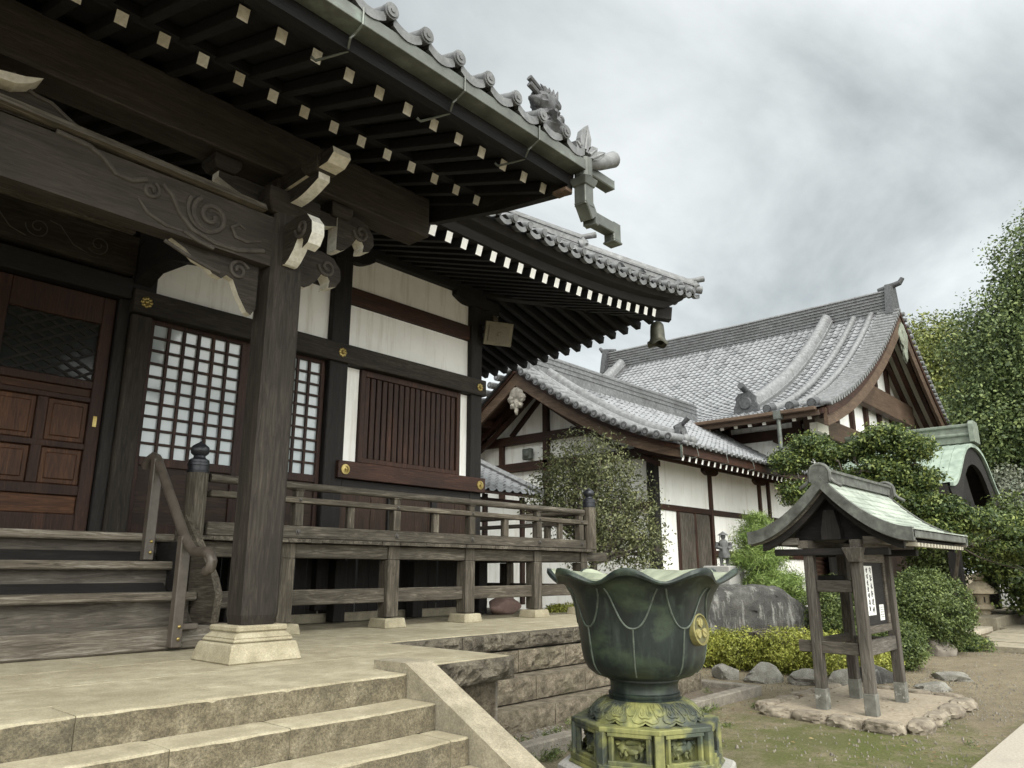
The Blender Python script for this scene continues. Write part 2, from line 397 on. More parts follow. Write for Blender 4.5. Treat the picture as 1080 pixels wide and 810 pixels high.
    def build(s, name, mats, parent=None, smooth=False, bevel=0, fix=True, base=None):
        if not isinstance(mats, (list, tuple)): mats = [mats]
        b = BASE.get(parent, V(0, 0, 0)) if parent is not None else (Vector(base) if base is not None else V(0, 0, 0))
        me = bpy.data.meshes.new(name)
        me.from_pydata([(x - b.x, y - b.y, z - b.z) for x, y, z in s.v], [], s.f)
        for m in mats: me.materials.append(m)
        me.polygons.foreach_set('material_index', s.m)
        if fix:
            bm = bmesh.new(); bm.from_mesh(me); bmesh.ops.recalc_face_normals(bm, faces=bm.faces); bm.to_mesh(me); bm.free()
        if smooth:
            me.polygons.foreach_set('use_smooth', [True] * len(me.polygons))
            try: me.set_sharp_from_angle(angle=math.radians(42))
            except Exception: pass
        o = bpy.data.objects.new(name, me); COL.objects.link(o)
        BASE[o] = b
        if parent is not None: o.parent = parent
        else: o.location = b
        if bevel:
            md = o.modifiers.new('edge', 'BEVEL'); md.width = bevel; md.segments = 1; md.limit_method = 'ANGLE'; md.angle_limit = math.radians(50)
        return o
def tag(o, label, cat, group=None, kind=None):
    if label: o['label'] = label
    if cat: o['category'] = cat
    if group: o['group'] = group
    if kind: o['kind'] = kind
    return o
def thing(name, label, cat, loc, group=None):
    o = bpy.data.objects.new(name, None); COL.objects.link(o); o.location = loc; o.empty_display_size = .2
    BASE[o] = Vector(loc)
    return tag(o, label, cat, group)
def copies(o, offs):
    for d in offs:
        c = o.copy(); COL.objects.link(c); c.parent = o.parent; c.location = Vector(o.location) + Vector(d)
def structure(name, mb, mat, **k):
    o = mb.build(name, mat, **k); o['kind'] = 'structure'; return o

def tiles(name, mat, parent, surf, u0, u1, v0, v1, p=.27, c=.26, keep=None, flip=False, amp=.03, step=.022, ns=8):
    """pantile field: surf(u, v) -> (point, normal); u runs along the eave, v up the slope"""
    nu = max(1, round((u1 - u0) / p)); nv = max(1, round((v1 - v0) / c))
    us = np.linspace(u0, u1, nu * ns + 1)
    verts = []; faces = []; uvs = []
    rows = []
    for j in range(nv):
        for half in (0, 1):
            vv = v0 + (j + half) * (v1 - v0) / nv
            lift = step if half == 0 else 0.0
            row = []
            for i, u in enumerate(us):
                f = (i % ns) / ns
                hs = math.sin((i // ns) * 12.9898 + j * 78.233) * 43758.5453; hs -= math.floor(hs)
                hgt = amp * (math.cos(2 * PI * f) * .7 + .3 * math.cos(4 * PI * f)) + (hs - .5) * .020 * math.sin(PI * f)
                pt, nr = surf(u, vv)
                q = pt + nr * (hgt + lift)
                row.append(len(verts)); verts.append((q.x, q.y, q.z)); uvs.append((u / p, (v0 + (j + half * .98) * (v1 - v0) / nv) / c))
            rows.append((row, vv, j, half))
    for a in range(len(rows) - 1):
        (r0, va, j, h0), (r1, vb, _, h1) = rows[a], rows[a + 1]
        for i in range(len(us) - 1):
            if keep and not keep((us[i] + us[i + 1]) / 2, (va + vb) / 2): continue
            f = (r0[i], r0[i + 1], r1[i + 1], r1[i])
            faces.append(f[::-1] if flip else f)
    b = BASE[parent]
    me = bpy.data.meshes.new(name)
    me.from_pydata([(x - b.x, y - b.y, z - b.z) for x, y, z in verts], [], faces)
    uvl = me.uv_layers.new(name='uv')
    li = np.zeros(len(me.loops), dtype=np.int32); me.loops.foreach_get('vertex_index', li)
    uvl.data.foreach_set('uv', np.array(uvs, dtype=np.float32)[li].ravel())
    me.materials.append(mat)
    me.polygons.foreach_set('use_smooth', [True] * len(me.polygons))
    try: me.set_sharp_from_angle(angle=math.radians(50))
    except Exception: pass
    o = bpy.data.objects.new(name, me); COL.objects.link(o); o.parent = parent; BASE[o] = b
    return o

def foliage(name, mat, parent, crowns, n, size, k=14, sig=.16, seed=1, shell=.55, up=.3, aspect=.5, base=None, lump=.28, fill=.45):
    """leaf-sized faces in clumps through the volume of the crowns (cx,cy,cz,rx,ry,rz)"""
    rs = np.random.RandomState(seed)
    vol = np.array([c[3] * c[4] * c[5] for c in crowns]) ** (2 / 3.); vol /= vol.sum()
    P = []; D = []
    for c, wv in zip(crowns, vol):
        m = max(3, int(n * wv / k))
        d = rs.normal(size=(m, 3)); d /= np.linalg.norm(d, axis=1)[:, None]
        r = 1 - shell * rs.rand(m) ** 1.7
        bumpy = np.array([noise.noise(Vector(q * 2.3) + V(seed, c[0], c[1])) for q in d])
        r = r * (1 + lump * bumpy)
        ctr = np.array(c[:3]) + d * r[:, None] * np.array(c[3:])
        sg = sig * np.array([1, 1, .7])
        pp = np.repeat(ctr, k, axis=0) + np.clip(rs.normal(size=(m * k, 3)), -1.7, 1.7) * sg * (0.6 + .6 * rs.rand(m * k, 1))
        P.append(pp); D.append(np.repeat(d, k, axis=0))
        mi = int(m * k * fill)
        if mi:
            di = rs.normal(size=(mi, 3)); di /= np.linalg.norm(di, axis=1)[:, None]
            P.append(np.array(c[:3]) + di * (.80 * rs.rand(mi, 1) ** .45) * np.array(c[3:])); D.append(di)
    P = np.concatenate(P); D = np.concatenate(D); M = len(P)
    nr = D * .7 + rs.normal(size=(M, 3)) * .75 + np.array([0, 0, up]); nr /= np.linalg.norm(nr, axis=1)[:, None]
    t = np.cross(nr, rs.normal(size=(M, 3))); t /= np.linalg.norm(t, axis=1)[:, None]
    s_ = np.cross(nr, t)
    L_ = size * (.6 + .8 * rs.rand(M, 1)); W_ = L_ * aspect
    b = np.array(BASE[parent] if parent is not None else (base or (0, 0, 0)))
    P = P - b
    v = np.empty((M, 4, 3))
    v[:, 0] = P - t * L_ * .5; v[:, 1] = P + s_ * W_ * .5 + nr * L_ * .08; v[:, 2] = P + t * L_ * .5 - nr * L_ * .08; v[:, 3] = P - s_ * W_ * .5 + nr * L_ * .08
    me = bpy.data.meshes.new(name)
    me.vertices.add(M * 4); me.vertices.foreach_set('co', v.astype(np.float32).ravel())
    me.loops.add(M * 4); me.loops.foreach_set('vertex_index', np.arange(M * 4, dtype=np.int32))
    me.polygons.add(M); me.polygons.foreach_set('loop_start', np.arange(0, M * 4, 4, dtype=np.int32))
    me.update(calc_edges=True); me.validate()
    me.materials.append(mat)
    o = bpy.data.objects.new(name, me); COL.objects.link(o); BASE[o] = Vector(b)
    if parent is not None: o.parent = parent
    return o

def limbs(base, crowns, r0, seed, nb=3, hub=None):
    rr = random.Random(seed); mb = MB()
    hub = Vector(hub) if hub else Vector(base) + V(0, 0, .6)
    def wob(a, b, n=5, am=.1):
        a, b = Vector(a), Vector(b); l = (b - a).length
        return [a.lerp(b, i / n) + (V(rr.uniform(-1, 1), rr.uniform(-1, 1), rr.uniform(-.5, .8)) * am * l * (1 if 0 < i < n else 0)) for i in range(n + 1)]
    p = wob(base, hub, 4, .04)
    mb.tube(p, [r0 * (1.25 - .4 * i / 4) for i in range(5)], 8)
    for c in crowns:
        for _ in range(nb):
            q = V(c[0] + rr.uniform(-.6, .6) * c[3], c[1] + rr.uniform(-.6, .6) * c[4], c[2] + rr.uniform(-.5, .7) * c[5])
            pt = wob(hub, q, 6, .07)
            mb.tube(pt, [r0 * .55 * (1 - .85 * i / 6) for i in range(7)], 6)
            for __ in range(3):
                i = rr.randint(2, 5); e2 = pt[i] + V(rr.uniform(-1, 1) * c[3], rr.uniform(-1, 1) * c[4], rr.uniform(-.2, .8) * c[5]) * .5
                mb.tube(wob(pt[i], e2, 4, .08), [r0 * .22 * (1 - .8 * j / 4) for j in range(5)], 5)
    return mb

def spiral(c, r, turns, a0, plane, flip=1, n=26):
    out_ = []
    for i in range(n + 1):
        t = i / n; a = a0 + flip * turns * 2 * PI * t; q = r * (1 - .82 * t)
        u, v_ = c[0] + q * math.cos(a), c[1] + q * math.sin(a)
        out_.append(plane(u, v_))
    return out_

# ================================================================ SETTING
g = MB()
nX = 60
for i in range(nX + 1):
    for j in range(nX + 1):
        def rng(k): t = (k / nX) * 2 - 1; return math.copysign(abs(t) ** 2.2, t) * 450
        x, y = 10 + rng(i), 4 + rng(j)
        dd = math.hypot(x - 10, y - 4)
        z = .035 * noise.noise(V(x * .5, y * .5, 0)) if 1 < dd < 40 else 0
        g.v.append((x, y, min(z, 0.012) if x < 9 else z))
for i in range(nX):
    for j in range(nX):
        a = i * (nX + 1) + j; g.f.append((a, a + nX + 1, a + nX + 2, a + 1)); g.m.append(0)
structure('ground', g, groundm, smooth=True)

mb = MB()
rr = random.Random(4)
for (x0, y0, x1, y1) in ((18.6, 2.6, 19.9, 3.9), (18.9, 1.0, 20.2, 2.5), (20.0, 2.2, 21.5, 3.9), (21.6, 2.4, 23.2, 4.1), (20.3, .7, 22, 2.1), (22.1, .6, 23.8, 2.3), (23.3, 2.5, 25, 4.2), (23.9, .8, 26, 2.4), (25.1, 2.6, 27, 4.4)):
    j = lambda: rr.uniform(-.12, .12)
    mb.prism([(x0 + j(), y0 + j()), (x1 + j(), y0 + j()), (x1 + j(), y1 + j()), (x0 + j(), y1 + j())], 'z', .004, .10 + rr.uniform(-.015, .015))
structure('stone_path', mb, concrete, bevel=.015)
mb = MB(); mb.prism([(5.5, 1.66), (40, 1.58), (40, -6), (5.5, -6)], 'z', .02, .045)
structure('pavement', mb, simple('walk', [(.3, (.25, .22, .18)), (.7, (.39, .355, .30))], 45, 6, .9, .3, .004, stain=((.22, .2, .17), .5, .8)), bevel=.01)

# pebbles and crumbs of soil lying on the ground
mb = MB(); rr = random.Random(11)
for _ in range(4200):
    if rr.random() < .6: x, y = rr.uniform(7, 14.5), rr.uniform(1.5, 6.4)
    else: x, y = rr.uniform(10, 19), rr.uniform(1.6, 4.2)
    if 9 < x < 11.4 and 2.5 < y < 4: continue
    r = rr.uniform(.004, .011) * (1.9 if rr.random() < .05 else 1); a = rr.uniform(0, PI)
    q = [(r * math.cos(a + k * PI / 2) * rr.uniform(.7, 1.3), r * math.sin(a + k * PI / 2) * rr.uniform(.7, 1.3)) for k in range(4)]
    zz = 0.01
    mb.add([(x + u, y + v_, zz - .01) for u, v_ in q] + [(x + u * .5, y + v_ * .5, zz + r * .8) for u, v_ in q], [(0, 1, 5, 4), (1, 2, 6, 5), (2, 3, 7, 6), (3, 0, 4, 7), (4, 5, 6, 7)])
tag(mb.build('gravel', curbm, fix=False), 'loose small pebbles scattered over the bare earth of the yard', 'gravel', kind='stuff')
mb = MB()
for _ in range(3000):
    x = rr.uniform(5.2, 8.4); y = rr.uniform(4.82, 5.25); r = rr.uniform(.012, .026); a = rr.uniform(0, PI)
    q = [(r * math.cos(a + k * PI / 2) * rr.uniform(.7, 1.3), r * math.sin(a + k * PI / 2) * rr.uniform(.7, 1.3)) for k in range(4)]
    zz = .02 + rr.uniform(0, .02)
    mb.add([(x + u, y + v_, zz - .01) for u, v_ in q] + [(x + u * .5, y + v_ * .5, zz + r * .8) for u, v_ in q], [(0, 1, 5, 4), (1, 2, 6, 5), (2, 3, 7, 6), (3, 0, 4, 7), (4, 5, 6, 7)])
tag(mb.build('white_gravel', palerock, fix=False), 'pale drainage gravel along the foot of the rough stone terrace wall', 'gravel', kind='stuff')

# ================================================================ STONE TERRACE AND STEPS
ZP = .94
ter = thing('stone_terrace', 'broad stone terrace with front steps and rough faced retaining wall carrying the dark timber hall', 'terrace', (3, 6, 0))
def rough_course(mb, x0, x1, y, z0, z1, d, seed, amp=.035, lens=(.7, 1.25), gap=.006):
    """a row of rock-faced stones in the plane y (front), facing -Y"""
    rr = random.Random(seed); x = x0
    while x < x1 - .05:
        w_ = rr.uniform(*lens); e = min(x1, x + w_)
        if x1 - e < .3: e = x1
        nx, nz = max(3, int((e - x) / .026)), max(4, int((z1 - z0) / .026))
        vs = []; fs = []
        for j in range(nz + 1):
            for i in range(nx + 1):
                fx_, fz_ = i / nx, j / nz
                X = x + gap + (e - x - 2 * gap) * fx_; Z = z0 + gap + (z1 - z0 - 2 * gap) * fz_
                edge = min(1, min(fx_, 1 - fx_) * 9, min(fz_, 1 - fz_) * 5)
                h = amp * (noise.fractal(V(X * 7, Z * 9, seed * 3.3), .7, 2.1, 6) * 1.3 + .55) * edge
                vs.append((X, y - h, Z))
        for j in range(nz):
            for i in range(nx):
                a = j * (nx + 1) + i; fs.append((a, a + 1, a + nx + 2, a + nx + 1))
        mb.add(vs, fs)
        X0, X1 = x + gap, e - gap
        mb.add([(X0, y, z0 + gap), (X1, y, z0 + gap), (X1, y, z1 - gap), (X0, y, z1 - gap), (X0, y + d, z0 + gap), (X1, y + d, z0 + gap), (X1, y + d, z1 - gap), (X0, y + d, z1 - gap)],
               [(0, 4, 5, 1), (1, 5, 6, 2), (2, 6, 7, 3), (3, 7, 4, 0), (4, 7, 6, 5)])
        x = e
# core and paving
mb = MB()
mb.box(-4, 4.42, 0, 4.78, 16, ZP - .05); mb.box(4.78, 5.98, 0, 9.74, 16, ZP - .05); mb.box(9.74, 6.9, 0, 10.6, 16, ZP - .052)
mb.build('core', curbm, ter)
mb = MB(); rr = random.Random(3)
mb.box(-4, 4.415, ZP - .05, 4.80, 16, ZP - .004, 1); mb.box(4.8, 5.95, ZP - .05, 9.76, 16, ZP - .004, 1); mb.box(9.76, 6.88, ZP - .05, 10.62, 16, ZP - .004, 1)
y = 4.06; row = 0
ys = [4.42, 5.1, 5.9, 6.75, 7.6, 8.6]
for a, b in zip(ys, ys[1:]):
    x = -4 + (row % 2) * .5
    while x < 10.5:
        lim = (3.5 if b <= 4.43 else 4.79 if b <= 5.95 else 9.76 if b < 6.8 else 10.62)
        e = min(lim, x + (1.55 if b <= 4.43 else 1.05))
        if e - x > .05: mb.box(x + .002, a + .002, ZP - .05, e - .002, b - .002, ZP)
        x = e
        if x >= lim - .01: break
    row += 1
mb.box(3.5, 4.3, ZP - .05, 4.79, 4.42, ZP)
mb.build('paving', [pave, curbm], ter, bevel=.006)
# front steps, their edges chipped and rounded by wear
def worn(mb, x0, x1, yf, yb, z0, z1, seed):
    n = max(4, int((x1 - x0) / .03)); vs = []
    for i in range(n + 1):
        x = x0 + (x1 - x0) * i / n
        c1 = .010 + .012 * abs(noise.noise(V(x * 4, seed, 0))) + .045 * max(0, noise.noise(V(x * 9, seed, 5)) - .42)
        c2 = .010 + .012 * abs(noise.noise(V(x * 4, seed, 9))) + .040 * max(0, noise.noise(V(x * 11, seed, 3)) - .40)
        w_ = .004 * noise.noise(V(x * 1.5, seed, 2)); k = .012 if i in (0, n) else 0
        vs += [(x, yb, z0), (x, yb, z1 + w_ - k * .3), (x, yf + c1 + k, z1 + w_ - k * .3), (x, yf + .3 * c1 + k, z1 + w_ - .3 * c2 - k * .3), (x, yf + w_ + k, z1 - c2 + w_), (x, yf + w_ + k, z0)]
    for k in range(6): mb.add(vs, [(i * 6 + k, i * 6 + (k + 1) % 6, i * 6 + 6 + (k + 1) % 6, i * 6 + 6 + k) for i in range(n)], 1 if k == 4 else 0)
    mb.add(vs, [(5, 4, 3, 2, 1, 0), tuple(n * 6 + k for k in range(6))])
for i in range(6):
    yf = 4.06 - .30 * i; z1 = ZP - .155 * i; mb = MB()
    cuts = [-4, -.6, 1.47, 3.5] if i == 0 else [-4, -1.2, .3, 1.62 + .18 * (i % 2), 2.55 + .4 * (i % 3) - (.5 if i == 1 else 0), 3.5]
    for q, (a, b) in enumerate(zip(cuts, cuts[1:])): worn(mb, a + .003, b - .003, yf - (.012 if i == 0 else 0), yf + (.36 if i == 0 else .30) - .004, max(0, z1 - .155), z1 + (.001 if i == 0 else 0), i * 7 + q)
    mb.build('step', [pave, stepstone], ter, smooth=False)  # front faces take darker pebbly stone, partly shade put into the colour
# sloping cheek of the steps
mb = MB()
mb.prism([(4.42, .0), (4.42, 1.0), (4.08, 1.0), (2.35, .10), (2.35, 0)], 'x', 3.505, 3.74)
mb.build('stair_cheek', concrete, ter, bevel=.012)
# block front and recessed retaining wall
mb = MB()
rough_course(mb, 3.75, 4.83, 4.28, ZP - .185, ZP - .003, .3, 5, .05, (1.2, 1.3))
mb.build('coping_stone', roughstone, ter, smooth=False)
mb = MB()
for k, (z0, z1, yy) in enumerate(((.46, .75, 4.40), (.2, .455, 4.40), (0, .195, 4.38))): rough_course(mb, 3.75, 4.74, yy, z0, z1, .3, 20 + k, .03, (.4, .6))
mb.build('block_wall', wallstone, ter)
# right side of the block (faces +X) is plain
mb = MB(); mb.box(4.70, 4.42, .0, 4.74, 5.9, .75); mb.box(4.72, 4.32, ZP - .18, 4.83, 5.9, ZP - .004)
mb.build('block_side', roughstone, ter, bevel=.008)
for k, (z0, z1, yy, am, mat_) in enumerate(((ZP - .175, ZP - .002, 5.78, .055, roughstone), (.52, .755, 5.76, .035, wallstone), (.27, .515, 5.52, .018, wallstone), (0.0, .265, 5.28, .012, wallstone))):
    mb = MB(); rough_course(mb, 4.78, 9.78, yy, z0, z1, 6.4 - yy, 40 + k, am, (.8, 1.1)); mb.build('wall_course', mat_, ter)

# ================================================================ TEMPLE HALL
hall = thing('temple_hall', 'dark timber temple hall with white plaster bays, veranda and deep tiled eaves on the terrace', 'temple hall', (3, 8, ZP))
W = 8.65
# --- porch pillar on its stone base
P = MB()
px0, px1, py0, py1, c = 3.05, 3.36, 5.43, 5.72, .035
poly = [(px0 + c, py0), (px1 - c, py0), (px1, py0 + c), (px1, py1 - c), (px1 - c, py1), (px0 + c, py1), (px0, py1 - c), (px0, py0 + c)]
nz = 14
for k in range(nz + 1):
    z = 1.20 + (4.62 - 1.20) * k / nz
    s_ = 1 - .015 * k / nz - (.10 if k == 0 else 0)
    for x, y in poly: P.v.append((3.195 + (x - 3.195) * s_, 5.625 + (y - 5.625) * s_, z + (.05 if k == 1 else 0) * 0 - (0.17 if k == 1 else 0)))
for k in range(nz):
    for i in range(8): P.f.append((k * 8 + i, k * 8 + (i + 1) % 8, (k + 1) * 8 + (i + 1) % 8, (k + 1) * 8 + i)); P.m.append(0)
P.f.append(tuple(range(7, -1, -1))); P.m.append(0); P.f.append(tuple(nz * 8 + i for i in range(8))); P.m.append(0)
pillar = P.build('porch_pillar', wood('pillar', 'z'), hall)
mb = MB()
def frust(mb, cx_, cy_, a0, a1, z0, z1):
    vs = [(cx_ + sx * a, cy_ + sy * a, z) for a, z in ((a0, z0), (a1, z1)) for sx, sy in ((-1, -1), (1, -1), (1, 1), (-1, 1))]
    mb.add(vs, [(3, 2, 1, 0), (4, 5, 6, 7)] + [(i, (i + 1) % 4, 4 + (i + 1) % 4, 4 + i) for i in range(4)])
frust(mb, 3.20, 5.60, .305, .268, ZP, ZP + .14); frust(mb, 3.20, 5.60, .248, .248, ZP + .14, ZP + .17); frust(mb, 3.20, 5.60, .248, .20, ZP + .17, ZP + .215); frust(mb, 3.20, 5.60, .215, .215, ZP + .215, ZP + .262)
mb.build('base_stone', pave, pillar, bevel=.012)

# --- rainbow beam between the porch pillars
def arch_beam(x0, x1, z0, z1, dz, y0, y1, mb, n=20):
    poly = [(x0 + (x1 - x0) * i / n, z0 + dz * math.sin(PI * i / n)) for i in range(n + 1)] + [(x1 + (x0 - x1) * i / n, z1 + dz * .6 * math.sin(PI * i / n)) for i in range(n + 1)]
    mb.prism(poly, 'y', y0, y1)
mb = MB(); arch_beam(-3.6, 3.06, 4.11, 4.56, .02, 5.47, 5.64, mb)
koryo = mb.build('rainbow_beam', wood('beam', 'x'), hall, bevel=.02)
carve = simple('carved_edge', [(.3, (.028, .023, .019)), (.7, (.072, .062, .051))], 9, 5, .8, .3, .004)
mb = MB()
pl = lambda u, v_: (u, 5.468, v_)
mb.tube(spiral((2.50, 4.36), .16, 1.7, 2.2, pl, 1), .022, 8)
mb.tube([pl(*q) for q in ((2.98, 4.22), (2.75, 4.15), (2.55, 4.15), (2.36, 4.20), (2.25, 4.30), (2.18, 4.42), (2.10, 4.48))], .022, 8)
mb.tube(spiral((2.02, 4.40), .07, 1.3, 1.2, pl, -1), .016, 8)
mb.tube([pl(*q) for q in ((1.98, 4.47), (1.88, 4.42), (1.76, 4.43), (1.66, 4.52), (1.56, 4.565), (1.35, 4.58))], .022, 8)
mb.tube([pl(*q) for q in ((2.55, 4.10), (2.42, 4.12), (2.30, 4.16))], .016, 8)
mb.tube(spiral((2.50, 4.36), .205, .9, 2.6, pl, 1), [.020 - .0006 * i for i in range(27)], 8)
mb.tube([pl(*q) for q in ((2.95, 4.30), (2.82, 4.25), (2.72, 4.26), (2.68, 4.33), (2.74, 4.38), (2.80, 4.35))], [.006, .016, .02, .02, .016, .008], 8)
mb.tube([pl(*q) for q in ((2.30, 4.16), (2.16, 4.16), (2.02, 4.21), (1.94, 4.30))], [.006, .016, .016, .006], 8)
mb.build('carved_scroll', carve, koryo, smooth=True)
mb = MB()
for i in range(20): xa, xb = -3.6 + 6.55 * i / 20, -3.6 + 6.55 * (i + 1) / 20; za = 4.566 + .06 * math.sin(PI * min(1, (xa + 3.6) / 6.6)); zb = 4.566 + .06 * math.sin(PI * min(1, (xb + 3.6) / 6.6)); mb.add([(x, y, z + d) for d in (0, .07) for x, z in ((xa, za), (xb, zb)) for y in (5.40 + d * .6, 5.66)], [(0, 1, 3, 2), (4, 6, 7, 5), (0, 2, 6, 4), (1, 5, 7, 3), (0, 4, 5, 1), (2, 3, 7, 6)])
mb.build('beam_ledge', wood('tread', 'x'), hall)  # paler wood: the lit strip along the beam is put into the colour
# frog-leg strut standing on the beam at the left
fk = [(-.9, 4.60), (1.70, 4.60), (1.55, 4.68), (1.42, 4.74), (1.28, 4.81), (1.20, 4.80), (1.12, 4.83), (1.05, 4.90), (.98, 4.84), (.9, 4.86), (.84, 4.98), (.72, 5.02), (.6, 4.96), (.5, 5.04), (.2, 5.1), (-.9, 5.1)]
mb = MB(); mb.prism(fk, 'y', 5.50, 5.62, 0, 1); kk = mb.build('frog_leg_strut', [wood('beam', 'x'), wood('tread', 'x')], hall)  # edge faces in paler wood, a lit outline put into the colour
mb = MB(); pl2 = lambda u, v_: (u, 5.497, v_); mb.tube(spiral((.80, 4.88), .10, 1.5, 1.0, pl2, -1), .016, 8); mb.tube([pl2(*q) for q in ((1.62, 4.63), (1.45, 4.70), (1.3, 4.79), (1.2, 4.80), (1.1, 4.84), (1.05, 4.90))], .016, 8)
mb.build('carved_scroll', carve, kk, smooth=True)
# carved bracket hanging under the beam beside the pillar
cb = [(3.0, 4.05), (2.05, 4.12), (2.10, 4.08), (2.22, 4.06), (2.36, 4.0), (2.45, 3.93), (2.56, 3.90), (2.60, 3.86), (2.68, 3.84), (2.72, 3.88), (2.78, 3.86), (2.84, 3.78), (2.92, 3.66), (2.96, 3.64), (3.0, 3.70)]
cb = [(a, b + .07 * (1 if b > 3.8 else .4)) for a, b in cb]
mb = MB(); mb.prism(cb, 'y', 5.56, 5.63, 0, 1); kb = mb.build('carved_bracket', [wood('pillar', 'x'), white_end], hall)
mb = MB(); pl3 = lambda u, v_: (u, 5.556, v_); mb.tube(spiral((2.82, 4.02), .09, 1.5, .4, pl3, 1), .016, 8); mb.tube([pl3(*q) for q in ((2.2, 4.08), (2.4, 4.01), (2.55, 3.97), (2.66, 3.95))], .016, 8); mb.build('carved_scroll', carve, kb, smooth=True)

# --- bracket set on the pillar: bearing block, arms with pale painted undersides, carved noses
mb = MB()
def masu(mb, x, y, z, a=.17, h=.15):
    frust(mb, x, y, a * .72, a, z, z + h * .45); frust(mb, x, y, a, a, z + h * .45, z + h)
masu(mb, 3.195, 5.625, 4.60, .25, .20)
mb.build('bearing_block', wood('pillar', 'x'), hall, bevel=.008)
def arm_poly(l, z0, h):      # boat-shaped arm, underside curved up at both ends
    n = 6; pts = [(-l, z0 + h), (-l, z0 + h * .55)]
    for i in range(n + 1): t = i / n; pts.append((-l + l * .55 * t, z0 + h * .55 - h * .55 * math.sin(t * PI / 2)))
    for i in range(n + 1): t = i / n; pts.append((l - l * .55 * (1 - t), z0 + h * .55 - h * .55 * math.sin((1 - t) * PI / 2)))
    pts += [(l, z0 + h * .55), (l, z0 + h)]
    return pts
arm = MB(); arm.prism([(3.195 + a, b) for a, b in arm_poly(.62, 4.70, .16)], 'y', 5.57, 5.68, 0, 1)
arm.build('bracket_arm', [wood('pillar', 'x'), white_end], hall)
arm = MB(); arm.prism([(5.625 + a, b) for a, b in arm_poly(.66, 4.70, .16)], 'x', 3.14, 3.25, 0, 1)
arm.build('bracket_arm', [wood('pillar', 'y'), white_end], hall)
for x, y in ((2.62, 5.625), (3.195, 5.625), (3.77, 5.625), (3.195, 5.02), (3.195, 6.2)):
    mb = MB(); masu(mb, x, y, 4.845, .12, .12); mb.build('bearing_block', wood('pillar', 'x'), hall, bevel=.006)
mb = MB(); mb.prism([(5.56, 4.83), (4.80, 4.86), (4.72, 4.92), (4.74, 4.98), (5.56, 4.98)], 'x', 3.11, 3.28, 0, 1); mb.build('bracket_arm', [wood('pillar', 'y'), white_end], hall)
def nose(u0, dirs, z):      # carved elephant-trunk nose: profile in (distance, z)
    pr = [(0, z + .17), (.20, z + .20), (.34, z + .17), (.42, z + .08), (.43, z - .02), (.38, z - .10), (.30, z - .13), (.31, z - .06), (.27, z + .0), (.22, z - .02), (.17, z - .10), (.10, z - .17), (.05, z - .20), (0, z - .20)]
    mb = MB()
    if dirs == 'y': mb.prism([(u0 - a, b) for a, b in pr], 'x', 3.135, 3.255, 0, 1); m0 = wood('pillar', 'y')
    else: mb.prism([(u0 + a, b) for a, b in pr], 'y', 5.55, 5.70, 0, 1); m0 = wood('pillar', 'x')
    o = mb.build('carved_nose', [m0, white_end], hall, bevel=.008)
    mb = MB()
    if dirs == 'y':
        for xx in (3.135, 3.255): mb.tube(spiral((u0 - .27, z + .06), .09, 1.3, 0, lambda a, b: (xx, a, b), -1), .016, 8)
    else:
        mb.tube(spiral((u0 + .27, z + .06), .09, 1.3, PI, lambda a, b: (a, 5.547, b), 1), .016, 8)
    mb.build('carved_scroll', carve, o, smooth=True)
nose(5.43, 'y', 4.33); nose(3.39, 'x', 4.25); nose(3.75, 'x', 4.72)
arm = MB(); arm.prism([(1.20, 4.87), (1.10, 4.83), (.95, 4.80), (.75, 4.85), (.3, 4.87), (.3, 4.82), (.70, 4.79), (.88, 4.74), (1.05, 4.75), (1.14, 4.80)], 'y', 5.36, 5.52, 1, 1)
arm.build('carved_nose', [wood('pillar', 'x'), white_end], hall)

# --- purlin over the brackets
mb = MB(); mb.box(-4, 5.46, 4.985, 4.82, 5.78, 5.425)
mb.build('porch_purlin', wood('beam', 'x'), hall, bevel=.012)

# --- porch roof
proof = MB()
proof.add([(-4, 3.72, 4.97), (4.90, 3.72, 4.97), (4.90, 4.90, 5.36), (-4, 4.90, 5.36), (-4, 3.72, 5.01), (4.90, 3.72, 5.01), (4.90, 4.90, 5.40), (-4, 4.90, 5.40)], [(0, 1, 2, 3), (4, 7, 6, 5), (0, 4, 5, 1), (2, 6, 7, 3), (1, 5, 6, 2), (0, 3, 7, 4)])
proof.add([(-4, 4.80, 5.215), (4.90, 4.80, 5.215), (4.90, 8.6, 6.507), (-4, 8.6, 6.507), (-4, 4.80, 5.25), (4.90, 4.80, 5.25), (4.90, 8.6, 6.54), (-4, 8.6, 6.54)], [(0, 1, 2, 3), (4, 7, 6, 5), (0, 4, 5, 1), (2, 6, 7, 3), (1, 5, 6, 2), (0, 3, 7, 4)])
proof.box(-4, 3.66, 4.945, 4.86, 3.74, 5.08)       # edge board
proof.box(-4, 4.75, 5.215, 4.86, 4.83, 5.30)
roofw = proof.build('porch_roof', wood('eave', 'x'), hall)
# rafters with white painted ends
def rafter(name, parent, p, q, wd, ht, mat):
    mb = MB(); mb.beam(p, q, wd, ht, 0, 1); return mb.build(name, [mat, white_end], parent, bevel=.004)
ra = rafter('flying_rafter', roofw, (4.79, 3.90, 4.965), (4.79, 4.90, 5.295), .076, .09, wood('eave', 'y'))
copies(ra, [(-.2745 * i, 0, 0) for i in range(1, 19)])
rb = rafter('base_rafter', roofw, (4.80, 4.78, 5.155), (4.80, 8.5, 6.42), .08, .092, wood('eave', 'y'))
copies(rb, [(-.288 * i, 0, 0) for i in range(1, 18)])
